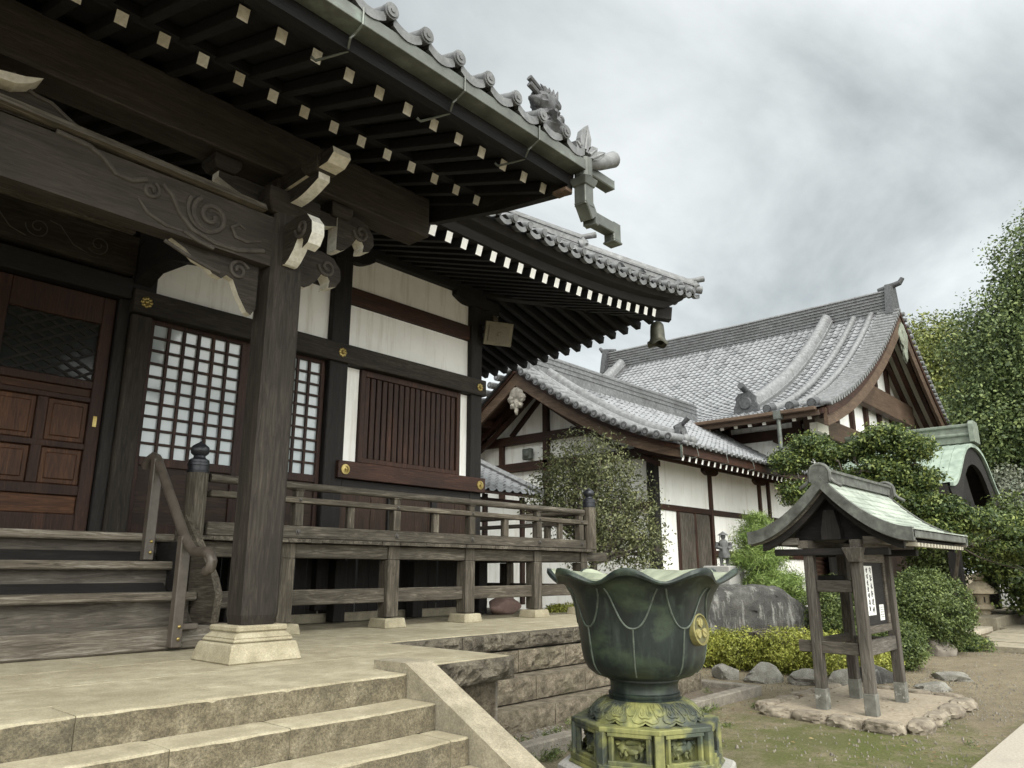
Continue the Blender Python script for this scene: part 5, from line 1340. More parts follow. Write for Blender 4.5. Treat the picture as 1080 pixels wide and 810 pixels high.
for x in (25.8, 30.8): bx('porch_post', wood('dark', 'z'), x, 5.25, 0, x + .32, 5.57, 3.5, bh)
bx('porch_interior', darkvoid, 25.6, 8.9, 0, 31.4, 9.0, 3.6, bh)
for x in (26.6, 27.9, 29.2, 30.4): bx('porch_door', wood('board', 'z'), x, 8.75, .5, x + .8, 8.85, 2.8, bh)
bx('porch_step', concrete, 25.0, 4.4, 0, 31.8, 9, .35, bh, .02)

# ================================================================ INCENSE BURNER
BXc, BYc = 5.02, 3.18
burn = thing('incense_burner', 'large dark green bronze lotus incense burner with mossy yellow pedestal on a stone base', 'incense burner', (BXc, BYc, 0))
C3 = (BXc, BYc, 0)
view = math.atan2(-BYc, -BXc)
NL = 8
def petal(a): return math.cos(NL * (a - view + .13))
def bowl(r, z, a):      # rim opens into wavy lobes
    t = max(0, (z - 1.22) / .33)
    cshape = petal(a)
    return r * (1 + .05 * t * t * cshape + .014 * cshape * min(1, max(0, (z - .95) / .3))), z + .036 * t ** 3 * cshape
prof = [(.20, .845), (.29, .852), (.355, .872), (.405, .91), (.435, .965), (.450, 1.04), (.461, 1.14), (.474, 1.25), (.492, 1.34), (.518, 1.42), (.553, 1.48), (.60, 1.525), (.642, 1.540), (.668, 1.540), (.678, 1.558), (.670, 1.578), (.640, 1.576), (.585, 1.545), (.54, 1.495), (.505, 1.43), (.48, 1.34), (.46, 1.2), (.30, 1.12), (.02, 1.10)]
mb = MB(); mb.lathe(prof[:17], C3, 96, 0, bowl); mb.f.pop(); mb.m.pop()
mb.lathe(prof[16:], C3, 96, 1, bowl); 
bowl_o = mb.build('bowl', [bronze, verdigris], burn, smooth=True)
# raised petal veins
mb = MB()
def onbowl(a, z):
    pr = prof[:14]; zs = [p[1] for p in pr]; r = float(np.interp(z, zs, [p[0] for p in pr]))
    rr_, zz_ = bowl(r, z, a); return V(BXc + (rr_ + .002) * math.cos(a), BYc + (rr_ + .002) * math.sin(a), zz_)
for k in range(NL):
    a0 = view - .13 + 2 * PI * k / NL
    hw = PI / NL * .86
    pts = []
    for i in range(25):
        t = -1 + 2 * i / 24; pts.append(onbowl(a0 + math.copysign(abs(t) ** .8, t) * hw, 1.215 + .29 * abs(t) ** 1.9))
    mb.tube(pts, .007, 6)
    mb.tube([onbowl(a0, 1.22 - .33 * i / 10) for i in range(11)], .007, 6)
mb.build('petal_veins', simple('vein_bronze', [(.3, (.035, .045, .036)), (.7, (.10, .12, .095))], 20, 5, .45, .1, .002), bowl_o, smooth=True)
# crest medallions
for da in (1.0, 1.0 + PI):
    a = view + da; n_ = V(math.cos(a), math.sin(a), .12).normalized(); sd_ = V(-math.sin(a), math.cos(a), 0); up_ = n_.cross(sd_) * 1
    if up_.z < 0: up_ = -up_
    c_ = V(BXc, BYc, 1.20) + V(math.cos(a), math.sin(a), 0) * .470
    def M(u, v_, w_): return c_ + sd_ * u + up_ * v_ + n_ * w_
    mb = MB(); ring = []
    R0 = .108
    for (r_, w_) in ((R0, -.03), (R0, .022), (R0 * .9, .026), (R0 * .86, .014), (0.001, .014)):
        ring.append([M(r_ * math.cos(t), r_ * math.sin(t), w_) for t in np.linspace(0, 2 * PI, 32, endpoint=False)])
    vs = [p for r_ in ring for p in r_]
    for j in range(4): mb.add(vs, [(j * 32 + k, j * 32 + (k + 1) % 32, (j + 1) * 32 + (k + 1) % 32, (j + 1) * 32 + k) for k in range(32)], 1 if j == 3 else 0)
    md = mb.build('crest_medallion', [olivegilt, simple('crest_ground', [(.3, (.05, .05, .02)), (.7, (.12, .11, .045))], 14, 6, .6, .2, .003)], burn, smooth=True)
    mb = MB()
    for k in range(3):      # three leaves meeting at the middle
        t0 = PI / 2 + k * 2 * PI / 3
        lf = []
        for (r_, w_) in ((.012, .0), (.035, .030), (.060, .036), (.074, .024), (.082, 0), (.074, -.024), (.060, -.036), (.035, -.030)):
            lf.append((r_ * math.cos(t0) - w_ * math.sin(t0), r_ * math.sin(t0) + w_ * math.cos(t0)))
        vs = [M(u, v_, .012) for u, v_ in lf] + [M(u * .93, v_ * .93, .024) for u, v_ in lf]
        mb.add(vs, [(i, (i + 1) % 8, 8 + (i + 1) % 8, 8 + i) for i in range(8)] + [tuple(range(8, 16))])
        mb.tube([M(.013 * math.cos(t0), .013 * math.sin(t0), .026), M(.078 * math.cos(t0), .078 * math.sin(t0), .026)], .0025, 5)
    mb.build('crest_leaves', simple('crest_gilt', [(.3, (.24, .21, .08)), (.7, (.42, .37, .16))], 14, 5, .45, .1, .002, metal=.4), md, smooth=False)
# neck
mb = MB(); mb.lathe([(.245, .69), (.262, .70), (.266, .715), (.254, .722), (.260, .732), (.260, .748), (.248, .756), (.245, .775), (.245, .81), (.252, .828), (.262, .836), (.262, .848), (.24, .855)], C3, 64); mb.build('neck', bronze, burn, smooth=True)
# lotus skirt: broad drooping petals with raised rims
mb = MB(); NP = 12
SK = [(.25, .712), (.275, .708), (.310, .697), (.345, .677), (.372, .652), (.392, .624), (.405, .602), (.414, .586), (.416, .575), (.36, .572)]
def skirt(r, z, a):
    t = (.712 - z) / .138; c_ = (NP * (a - view) / (2 * PI)) % 1 - .5; e_ = abs(c_) * 2
    rr_ = r * (1 + .022 * min(1, t) * (1 - e_ ** 2) - .012 * t)
    zz_ = z + .034 * (1 - math.sqrt(max(0, 1 - e_ ** 2.2))) * max(0, min(1, t) - .45) / .55
    return rr_, zz_
mb.lathe(SK, C3, NP * 14, 0, skirt)
sk = mb.build('lotus_skirt', lichenbronze, burn, smooth=True)
mb = MB()
def onskirt(a, z):
    pr = SK[:9][::-1]; r_ = float(np.interp(z, [p[1] for p in pr], [p[0] for p in pr])); rr_, zz_ = skirt(r_, z, a)
    return (BXc + (rr_ + .003) * math.cos(a), BYc + (rr_ + .003) * math.sin(a), zz_)
for k in range(NP):
    for off, zt, zb, wd, r_ in ((0, .70, .592, .42, .0055), (0, .695, .622, .22, .005), (.5, .705, .64, .16, .005), (.10, .685, .645, .05, .004), (-.10, .685, .645, .05, .004)):
        pts = []; zc_ = zb + .028
        for i in range(21):
            s_ = i / 20
            if s_ < .35: u, z = -wd * (.55 + .45 * s_ / .35), zt + (zc_ - zt) * s_ / .35
            elif s_ > .65: u, z = wd * (.55 + .45 * (1 - s_) / .35), zt + (zc_ - zt) * (1 - s_) / .35
            else: q = PI * (s_ - .35) / .3; u, z = -wd * math.cos(q), zc_ - (zc_ - zb) * math.sin(q)
            pts.append(onskirt(view + 2 * PI * (k + off + u) / NP, z))
        mb.tube(pts, r_, 5)
mb.build('petal_edges', lichenbronze, sk, smooth=True)
# octagonal pedestal with recessed panels and beasts in relief
def octa(mb, r, z0, z1, rot, mi=0, r1=None):
    r1 = r1 or r
    vs = [(BXc + q * math.cos(rot + k * PI / 4), BYc + q * math.sin(rot + k * PI / 4), z) for q, z in ((r, z0), (r1, z1)) for k in range(8)]
    mb.add(vs, [tuple(range(7, -1, -1)), tuple(range(8, 16))] + [(k, (k + 1) % 8, 8 + (k + 1) % 8, 8 + k) for k in range(8)], mi)
rot = view + .16
RO = .535
mb = MB(); octa(mb, RO - .105, .32, .58, rot); octa(mb, RO, .545, .578, rot); octa(mb, RO + .012, .305, .345, rot); octa(mb, RO + .03, .282, .305, rot, 0, RO + .012)
ap = math.cos(PI / 8)
for k in range(8):      # corner posts and panel frames
    a = rot + k * PI / 4; x, y = BXc + (RO - .03) * math.cos(a), BYc + (RO - .03) * math.sin(a)
    q = [(x + .045 * math.cos(a + j * PI / 2 + PI / 4), y + .045 * math.sin(a + j * PI / 2 + PI / 4)) for j in range(4)]
    mb.prism(q, 'z', .34, .547)
    b_ = a + PI / 8; n_ = V(math.cos(b_), math.sin(b_), 0); s_ = V(-math.sin(b_), math.cos(b_), 0); c_ = V(BXc, BYc, 0) + n_ * (RO * ap - .02)
    for z0, z1 in ((.342, .37), (.52, .548)):
        h = .15; mb.beam(c_ - s_ * h + V(0, 0, (z0 + z1) / 2), c_ + s_ * h + V(0, 0, (z0 + z1) / 2), .035, z1 - z0)
    for sg in (-1, 1): mb.beam(c_ + s_ * .128 * sg + V(0, 0, .365), c_ + s_ * .128 * sg + V(0, 0, .525), .035, .025)
ped = mb.build('pedestal', lichenbronze, burn, bevel=.005)
for k in range(8):
    b_ = rot + k * PI / 4 + PI / 8; n_ = V(math.cos(b_), math.sin(b_), 0); s_ = V(-math.sin(b_), math.cos(b_), 0); c_ = V(BXc, BYc, .445) + n_ * (RO * ap - .080)
    fl = 1 if k % 2 else -1; mb = MB()
    for (u, v_, ru, rv, sd) in ((0, -.005, .062, .034, 1), (.055, .012, .034, .032, 2), (.082, .03, .018, .014, 3), (-.06, .0, .036, .034, 4), (-.095, .03, .026, .012, 5), (.065, -.042, .013, .025, 6), (.03, -.045, .012, .022, 7), (-.04, -.045, .014, .026, 8), (-.075, -.042, .013, .024, 9), (0, .03, .05, .012, 10), (-.02, .04, .02, .016, 11)):
        p = c_ + s_ * (u * fl) + V(0, 0, v_); mb2 = MB(); mb2.blob((0, 0, 0), (.036, ru * 1.12, rv * 1.25), sd + k, .5, 2, 3.2)
        mb.add([p + n_ * q[0] + s_ * q[1] + V(0, 0, q[2]) for q in mb2.v], mb2.f)
    mb.build('relief_beast', lichenbronze, ped, smooth=True)
mb = MB(); octa(mb, .66, 0, .28, rot + .03, 0, .64); mb.build('stone_base', granite, burn, bevel=.015)

# ================================================================ CURBS, STONES, ROCKS
cb = thing('bed_curb', 'low straight stone curb edging the planting bed along the foot of the terrace', 'curb', (7, 4.7, 0))
cuts = [4.4, 6.1, 7.4, 8.7, 10.15]
for a, b in zip(cuts, cuts[1:]):
    mb = MB(); mb.box(a + .004, 4.60, -.02, b - .004, 4.76, .13); mb.build('curb_stone', curbm, cb, bevel=.012)
for a, b in ((4.76, 5.7), (5.7, 6.6)):
    mb = MB(); mb.box(9.99, a + .004, -.02, 10.15, b - .004, .13); mb.build('curb_stone', curbm, cb, bevel=.012)
mb = MB(); n = 24
for i in range(n + 1):
    for j in range(12): mb.v.append((8.4 + 1.6 * i / n if False else 5.2 + 4.8 * i / n, 4.76 + 2.0 * j / 11, .05 + .03 * noise.noise(V(i * .7, j * .7, 3))))
for i in range(n):
    for j in range(11): a = i * 12 + j; mb.f.append((a, a + 12, a + 13, a + 1)); mb.m.append(0)
structure('soil', mb, simple('soil', [(.3, (.055, .042, .03)), (.7, (.16, .13, .095))], 30, 8, .95, .8, .02), smooth=True)

def stone(name, label, cat, c, r, seed, mat, group=None, amt=.35, fq=1.3, rotz=0, sub=4, flat=-.5):
    mb = MB(); mb.blob((0, 0, 0), r, seed, amt, sub, fq)
    for i in range(len(mb.v)):      # chip flat facets into the stone
        p = Vector(mb.v[i]); rr_ = random.Random(seed)
        for _ in range(9):
            nrm = V(rr_.uniform(-1, 1), rr_.uniform(-1, 1), rr_.uniform(-.2, 1)).normalized(); lim = .66 * math.sqrt((nrm.x * r[0]) ** 2 + (nrm.y * r[1]) ** 2 + (nrm.z * r[2]) ** 2)
            d = p.dot(nrm)
            if d > lim: p -= nrm * (d - lim) * .85
        mb.v[i] = tuple(p)
    M_ = Matrix.Rotation(rotz, 4, 'Z')
    mb.v = [tuple(M_ @ Vector(p) + Vector(c)) for p in mb.v]
    o = mb.build(name, mat, smooth=True, base=(c[0], c[1], 0)); o.data.set_sharp_from_angle(angle=math.radians(28))
    return tag(o, label, cat, group)
gs = 'pale rough stones edging the yellow hedge'
for i, (x, y, rx, rz, lb) in enumerate(((11.35, 6.35, 0.19, 0.10, 'small grey edging stone at the curb corner, leftmost in front of the yellow hedge'),
        (11.40, 5.72, 0.23, 0.15, 'low pale edging stone between the curb and the blocky stone before the yellow hedge'),
        (11.50, 5.15, 0.30, 0.17, 'tall blocky pale edging stone before the yellow hedge'),
        (11.70, 4.55, 0.28, 0.18, 'long slanting edging stone right of the blocky one'),
        (11.75, 4.12, 0.21, 0.18, 'white streaked rounded edging stone just left of the notice stand'))):
    stone('edging_stone', lb, 'stone', (x, y, rz * .45), (rx * .8, rx * 1.1, rz), 30 + i, palerock, gs, rotz=.2 * i)
stone('edging_stone', 'dark flat edging stone seen between the legs of the notice stand', 'stone', (12.6, 3.9, .08), (.4, .35, .16), 41, rock, gs)
for i, (x, y, r_, lb) in enumerate(((13.6, 3.1, .42, 'flat pale stepping stone on the earth behind the notice stand'), (12.3, 3.05, .33, 'small flat stepping stone nearest behind the notice stand'))):
    stone('stepping_stone', lb, 'stone', (x, y, .03), (r_, r_ * .7, .07), 60 + i, palerock, 'stepping stones behind the notice stand')
# memorial boulder
mb = MB(); n = 46
for i in range(n + 1):
    for j in range(n + 1):
        u, v_ = i / n, j / n          # u along length, v around from front foot over the top to the back
        L_ = 3.6; t = v_ * PI; prof_w = .62; hgt = 1.30 * (1 - .10 * (u * 2 - 1) ** 2) * (1 - max(0, (u - .62) / .38) ** 2.2 * .75) * (1 - max(0, (.12 - u) / .12) ** 2 * .45)
        sq = lambda q: math.copysign(abs(q) ** .5, q)
        y = -prof_w * sq(math.cos(t)) * (1 + .12 * (1 - abs(math.cos(t)))); z = hgt * sq(math.sin(t))
        x = (u - .5) * L_ * (1 - .10 * z)
        d = noise.fractal(V(x * 1.3 + 5, y * 1.3, z * 1.5), .8, 2.1, 6) * .12
        mb.v.append((15.5 + x + d, 7.25 + y + d * .8, max(-.05, z + d * .8)))
for i in range(n):
    for j in range(n): a = i * (n + 1) + j; mb.f.append((a, a + n + 1, a + n + 2, a + 1)); mb.m.append(0)
mb.f.append(tuple(range(n, -1, -1))); mb.m.append(0); mb.f.append(tuple(n * (n + 1) + j for j in range(n + 1))); mb.m.append(0)
M_ = Matrix.Rotation(-.55, 4, 'Z'); c0 = V(15.5, 7.25, 0)
mb.v = [tuple(M_ @ (Vector(p) - c0) + c0) for p in mb.v]
o = mb.build('boulder', rock, smooth=True, base=(15.5, 7.25, 0)); o.data.set_sharp_from_angle(angle=math.radians(35)); tag(o, 'huge streaked grey boulder behind the yellow hedge beside the incense burner', 'boulder')
stone('rock', 'smooth brown garden rock at the foot of the round clipped shrub', 'rock', (17.1, 4.15, .10), (.30, .42, .22), 71, simple('brown_rock', [(.3, (.10, .085, .07)), (.7, (.24, .21, .175))], 4, 9, .9, .5, .02), None, .15)
stone('rock', 'pinkish rounded stone lying on the terrace under the veranda', 'rock', (9.15, 8.35, 1.09), (.38, .22, .17), 73, pinkrock, None, .12)

# white block, statue on it
blk = MB(); blk.box(16.75, 8.30, 0, 17.35, 8.8, 1.62); blk.box(16.2, 7.9, 0, 16.95, 8.55, 1.72)
tag(blk.build('pedestal_block', granite, bevel=.02, base=(16.7, 8.3, 0)), 'pale granite block pedestal behind the big boulder', 'pedestal')
me = MB()
stt = thing('stone_statue', 'small grey stone statue of a standing robed pilgrim with wide hat on the granite block', 'statue', (16.5, 8.15, 1.72))
S0 = (16.5, 8.15, 1.72); kf = .80
def robe(r, z, a): return r * (1 + .08 * math.sin(5 * a + z * 9)) * (1.0 + .25 * abs(math.cos(a - .6))) , z
me.lathe([(q * kf, z_ * kf) for q, z_ in ((.11, .20), (.145, .22), (.15, .30), (.12, .45), (.125, .55), (.13, .64), (.105, .70), (.05, .735), (.045, .76), (.062, .79), (.068, .84), (.055, .88))], S0, 24, 0, robe)
for sg in (-1, 1):
    me.tube([(S0[0] + .05 * sg, S0[1] - .05 * sg, S0[2]), (S0[0] + .05 * sg, S0[1] - .05 * sg, S0[2] + .2)], [.035, .045], 8); me.blob((S0[0] + .05 * sg - .03, S0[1] - .05 * sg - .03, S0[2] + .02), (.05, .05, .025), 2, 0, 2)
    me.tube([(S0[0] + .10 * sg, S0[1] - .10 * sg, S0[2] + .53), (S0[0] + .115 * sg, S0[1] - .115 * sg, S0[2] + .42), (S0[0] + .04 * sg - .08, S0[1] - .04 * sg - .08, S0[2] + .38)], [.05, .055, .035], 8)
body = me.build('robed_figure', statstone, stt, smooth=True)
me = MB(); me.lathe([(0.001, .78), (.12, .70), (.125, .69), (.02, .70)], S0, 20); me.build('hat', statstone, stt, smooth=True)
me = MB(); me.tube([(S0[0] - .12, S0[1] + .02, S0[2]), (S0[0] - .13, S0[1] + .02, S0[2] + .72)], .010, 6); me.build('staff', statstone, stt)

# white watering can
wc = thing('watering_can', 'white plastic watering can standing on the ground by the residence wall', 'watering can', (22.3, 8.85, 0.15))
mb = MB(); mb.lathe([(.16, 0), (.17, .02), (.165, .22), (.12, .27), (.06, .28)], (22.3, 8.85, .12), 20); mb.build('can_body', plasticw, wc, smooth=True)
mb = MB(); mb.tube([(22.15, 8.95, .17), (21.95, 9.05, .3), (21.8, 9.1, .42)], [.035, .025, .022], 8); mb.lathe([(.02, 0), (.06, .05), (.05, .06)], (21.78, 9.11, .42), 12); mb.build('spout', plasticw, wc, smooth=True)
mb = MB(); mb.tube([(22.3, 8.85, .40), (22.38, 8.81, .50), (22.5, 8.73, .42), (22.46, 8.75, .22)], .018, 8); mb.build('handle', plasticw, wc, smooth=True)

# ================================================================ NOTICE STAND
nb = thing('notice_stand', 'weathered roofed wooden notice stand with green copper gabled roof on four posts', 'notice board', (9.8, 3.18, .1))
WB = lambda a: wood('board', a)
pa = {'A': (9.22, 3.46), 'B': (9.16, 2.91), 'C': (10.28, 3.44), 'D': (10.34, 2.93)}
for k, (x, y) in pa.items():
    mb = MB(); hw = .057; mb.box(x - hw, y - hw, .07, x + hw, y + hw, 1.86); o = mb.build('post', WB('z'), nb, bevel=.008)
    mb = MB(); mb.box(x - hw - .006, y - hw - .006, .065, x + hw + .006, y + hw + .006, .30); mb.build('metal_shoe', simple('post_shoe', [(.3, (.07, .066, .055)), (.7, (.19, .19, .165))], 8, 7, .7, .2, .003, stain=((.42, .42, .38), .60, .68), sscale=6), o, bevel=.004)
def nbx(name, p, q, wd, ht, mat, parent=None):
    mb = MB(); mb.beam(p, q, wd, ht); return mb.build(name, mat, parent or nb, bevel=.006)
nbx('rail', (9.22, 3.39, 1.43), (9.165, 2.98, 1.43), .05, .13, WB('y')); nbx('rail', (9.25, 3.68, .75), (9.165, 2.98, .75), .05, .13, WB('y'))
nbx('rail', (10.28, 3.37, 1.43), (10.335, 3.0, 1.43), .05, .13, WB('y')); nbx('rail', (10.28, 3.37, .75), (10.335, 3.0, .75), .05, .13, WB('y'))
nbx('rail', (9.29, 3.45, .80), (10.21, 3.44, .80), .05, .10, WB('x')); nbx('rail', (9.29, 3.45, 1.50), (10.21, 3.44, 1.50), .05, .10, wood('dark', 'x'))
nbx('rail', (9.232, 2.915, .76), (10.27, 2.93, .76), .06, .16, WB('x'))
mb = MB(); mb.box(9.235, 2.95, .93, 10.268, 2.985, 1.80); pan = mb.build('notice_panel', wood('dark', 'x'), nb)
mb = MB(); mb.box(9.235, 2.925, .90, 10.268, 2.97, .985); mb.box(9.235, 2.925, 1.70, 10.268, 2.97, 1.80); mb.box(10.19, 2.928, .985, 10.268, 2.968, 1.70); mb.box(9.235, 2.928, .985, 9.29, 2.968, 1.70); mb.build('panel_frame', WB('x'), pan, bevel=.005)
# sheet of paper with two columns of brush writing, and a small slip
mb = MB(); mb.box(9.46, 2.942, 1.10, 9.78, 2.947, 1.66); pp = mb.build('paper_sheet', paper, pan)
mb = MB(); rr = random.Random(5)
for cx_ in (9.70, 9.57):
    z = 1.61
    while z > 1.15:
        s_ = .040 if cx_ > 9.6 else .032
        for _ in range(4): a = rr.uniform(-.5, .5); mb.beam((cx_ - s_ * rr.uniform(.4, 1), 2.9405, z + rr.uniform(-s_, s_) * .8), (cx_ + s_ * rr.uniform(.4, 1), 2.9405, z + rr.uniform(-s_, s_) * .8 + a * .01), .002, .006)
        for _ in range(2): x_ = cx_ + rr.uniform(-s_, s_) * .7; mb.beam((x_, 2.9405, z - s_ * .9), (x_ + rr.uniform(-.01, .01), 2.9405, z + s_ * .9), .006, .002)
        z -= s_ * 2.25
mb.build('brush_writing', ink, pp)
mb = MB(); mb.box(9.92, 2.942, 1.03, 10.08, 2.947, 1.21); ps = mb.build('paper_slip', paper, pan)
mb = MB()
for cx_ in (10.04, 10.0, 9.96):
    for k in range(5): z = 1.18 - k * .028; mb.beam((cx_ - .009, 2.9405, z), (cx_ + .009, 2.9405, z + rr.uniform(-.004, .004)), .002, .004); mb.beam((cx_, 2.9405, z - .009), (cx_, 2.9405, z + .009), .004, .002)
mb.build('brush_writing', ink, ps)
# roof
RX0, RX1, RYc = 8.96, 11.50, 3.16
def rz(y):
    t = min(1, abs(y - RYc) / .93); return 2.035 + .62 * (1 - t) ** 1.75
n = 14
ysr = [RYc - .93 + 1.86 * i / (2 * n) for i in range(2 * n + 1)]
mb = MB(); tp = [(y, rz(y)) for y in ysr]
mb.prism(tp + [(y, z - .10 + .02 * abs(y - RYc)) for y, z in tp[::-1]], 'x', RX0 + .02, RX1 - .02); nr_ = mb.build('roof', copperdark, nb, bevel=.006)
mb = MB(); mb.prism([(y, z - .105) for y, z in tp if abs(y - RYc) < .80] + [(y, z - .105 - .115) for y, z in tp[::-1] if abs(y - RYc) < .80], 'x', RX0 + .10, RX0 + .16); mb.build('bargeboard', wood('dark', 'y'), nr_, bevel=.006)
mb = MB(); mb.prism([(y, z - .105) for y, z in tp if abs(y - RYc) < .80] + [(y, z - .105 - .115) for y, z in tp[::-1] if abs(y - RYc) < .80], 'x', RX1 - .16, RX1 - .10); mb.build('bargeboard', wood('dark', 'y'), nr_, bevel=.006)
mb = MB(); mb.prism([(y, z - .107) for y, z in tp if abs(y - RYc) < .86] + [(y, z - .15) for y, z in tp[::-1] if abs(y - RYc) < .86], 'x', RX0 + .165, RX1 - .165); mb.build('roof_boards', wood('dark', 'x'), nr_)
# overlapping copper sheets
def mk_sheet():
    m, t, b = newmat('copper_sheet')
    g_ = nd(t, 'ShaderNodeNewGeometry'); v = coords(t); f_ = noi(t, v, 7, 8, .65)
    a_ = nd(t, 'ShaderNodeMath', operation='MULTIPLY_ADD'); t.links.new(g_.outputs['Random Per Island'], a_.inputs[0]); a_.inputs[1].default_value = .35; t.links.new(f_, a_.inputs[2])
    c_ = ramp(t, a_.outputs[0], [(.35, (.15, .17, .145)), (.62, (.25, .28, .238)), (.9, (.36, .395, .34))])
    t.links.new(c_, b.inputs['Base Color']); b.inputs['Roughness'].default_value = .6; bump(t, b, f_, .15, .004)
    return m
sheetm = mk_sheet()
mb = MB(); rr = random.Random(9)
for sg in (1, -1):
    nrow = 11
    for j in range(nrow):
        d0, d1 = .945 - .93 * j / nrow, .945 - .93 * (j + 1) / nrow
        y0, y1 = RYc - sg * d0, RYc - sg * d1
        z0, z1 = rz(RYc + min(.93, d0)) + .017, rz(RYc + d1) + .004
        x = RX0 - .01 - rr.uniform(0, .25)
        while x < RX1:
            e_ = x + .36; a, b = max(x, RX0 - .01) + .002, min(e_, RX1 + .01) - .002
            if b - a > .02:
                mb.add([(a, y0, z0), (b, y0, z0), (b, y1, z1), (a, y1, z1), (a, y0, z0 - .012), (b, y0, z0 - .012), (b, y1, z1 - .01), (a, y1, z1 - .01)], [(0, 1, 2, 3), (0, 4, 5, 1), (1, 5, 6, 2), (3, 7, 4, 0)])
            x = e_
mb.build('copper_sheets', sheetm, nr_)
mb = MB()
for x0, x1 in ((RX0 - .03, RX0 + .055), (RX1 - .055, RX1 + .03)): mb = MB(); mb.prism([(y, z + .030) for y, z in tp] + [(y, z - .12) for y, z in tp[::-1]], 'x', x0, x1); mb.build('verge_cap', copperdark, nr_, bevel=.008)
for x0 in (RX0 + .06, RX1 - .095): mb = MB(); mb.prism([(y, z - .108) for y, z in tp] + [(y, z - .135) for y, z in tp[::-1]], 'x', x0, x0 + .03); mb.build('verge_strip', wood('tread', 'y'), nr_)
mb = MB(); mb.sweep([(-.075, 0), (.075, 0), (.075, .10), (.10, .105), (.10, .135), (.06, .15), (-.06, .15), (-.10, .135), (-.10, .105), (-.075, .10)], [(RX0 + .05, RYc, 2.63), (RX1 - .05, RYc, 2.63)], (0, 1, 0))
def horseshoe(x, r, h):
    path = [(x, RYc - r, 2.62)] + [(x, RYc - r * math.cos(t), 2.62 + h - r + r * math.sin(t)) for t in np.linspace(0, PI, 12)] + [(x, RYc + r, 2.62)]
    mb.tube(path, .024, 8)
for x in (RX0 + .0, RX1 - .0):
    horseshoe(x, .115, .20); mb.prism([(RYc - .1, 2.60), (RYc + .1, 2.60), (RYc + .1, 2.74), (RYc + .06, 2.80), (RYc - .06, 2.80), (RYc - .1, 2.74)], 'x', x - .02, x + .02)
    for sg in (1, -1): mb.tube([(x, RYc + sg * .115, 2.66), (x, RYc + sg * .16, 2.60), (x, RYc + sg * .24, 2.55)], .02, 8)
mb.build('ridge_cap', copperdark, nr_, smooth=True)
# frame under the roof
mb = MB(); mb.prism([(y, z - .16) for y, z in tp if abs(y - RYc) < .66] + [(RYc - .66, 1.97), (RYc + .66, 1.97)][::-1][::-1] if False else [(y, z - .16) for y, z in tp if abs(y - RYc) < .5] + [(RYc + .5, 1.96), (RYc - .5, 1.96)], 'x', RX0 + .34, RX0 + .38); mb.build('gable_infill', wood('dark', 'y'), nb)
for y in (3.50, 2.90):
    mb = MB(); mb.box(RX0 + .17, y - .06, 1.862, RX1 - .17, y + .06, 1.955); mb.build('plate', WB('x'), nb, bevel=.006)
for x in (9.19, 10.31):
    mb = MB(); mb.box(x - .05, 2.55, 1.78, x + .05, 3.85, 1.858); mb.build('cross_beam', wood('dark', 'y'), nb, bevel=.006)
mb = MB(); mb.prism([(RYc - .11, 1.96), (RYc + .11, 1.96), (RYc + .11, 2.05), (RYc + .06, 2.30), (RYc - .06, 2.30), (RYc - .11, 2.05)], 'x', 9.14, 9.24); mb.build('king_post', wood('dark', 'z'), nb, bevel=.006)
mb = MB(); frust(mb, 9.10, 2.90, .06, .11, 1.70, 1.86); mb.build('bracket_block', WB('z'), nb, bevel=.006)
for y in (3.64, 2.70):
    mb = MB(); mb.box(9.10, y - .10, 1.90, 9.16, y + .10, 1.985); mb.build('bracket_block', WB('y'), nb, bevel=.006)
mb = MB()
for i in range(16): mb.beam((9.25 + .14 * i, 2.26, 1.885), (9.25 + .14 * i, 2.75, 1.93), .035, .04)
mb.build('roof_rafters', white_end, nb)
# stone pad of the stand: earth ringed with rough stones
pad = thing('stone_pad', 'low earth pad ringed with rough brown stones under the notice stand', 'stone pad', (9.8, 3.2, 0))
mb = MB(); mb.prism([(8.80, 2.5), (11.1, 2.45), (11.35, 3.9), (8.95, 4.0)], 'z', -.02, .075); mb.build('earth', simple('pad_earth', [(.3, (.20, .16, .115)), (.7, (.36, .31, .235))], 22, 8, .95, .6, .01), pad)
rr = random.Random(21)
def ring(p, q, n_):
    for i in range(n_):
        t0, t1 = i / n_, (i + 1) / n_; a = Vector((*p, 0)).lerp(Vector((*q, 0)), t0); b = Vector((*p, 0)).lerp(Vector((*q, 0)), t1)
        c = (a + b) / 2; l = (b - a).length / 2; d = (b - a).normalized()
        mb = MB(); mb.blob((0, 0, 0), (l * 1.06, rr.uniform(.10, .15), rr.uniform(.08, .115)), rr.randint(0, 99), .22, 4, 1.8)
        M2 = Matrix.Rotation(math.atan2(d.y, d.x), 4, 'Z'); mb.v = [tuple(M2 @ Vector((max(-l * .97, min(l * .97, p_[0])), p_[1], max(-.05, min(.075, p_[2])))) + c + V(0, 0, .03)) for p_ in mb.v]
        o = mb.build('border_stone', simple('brown_block', [(.3, (.085, .068, .05)), (.5, (.19, .16, .12)), (.72, (.31, .27, .21))], 8, 10, .9, .7, .02), pad, smooth=True); o.data.set_sharp_from_angle(angle=math.radians(30))
ring((8.85, 4.05), (8.72, 2.48), 4); ring((8.8, 2.42), (11.1, 2.38), 4); ring((11.2, 2.45), (11.4, 3.9), 4); ring((11.3, 4.0), (8.95, 4.1), 5)

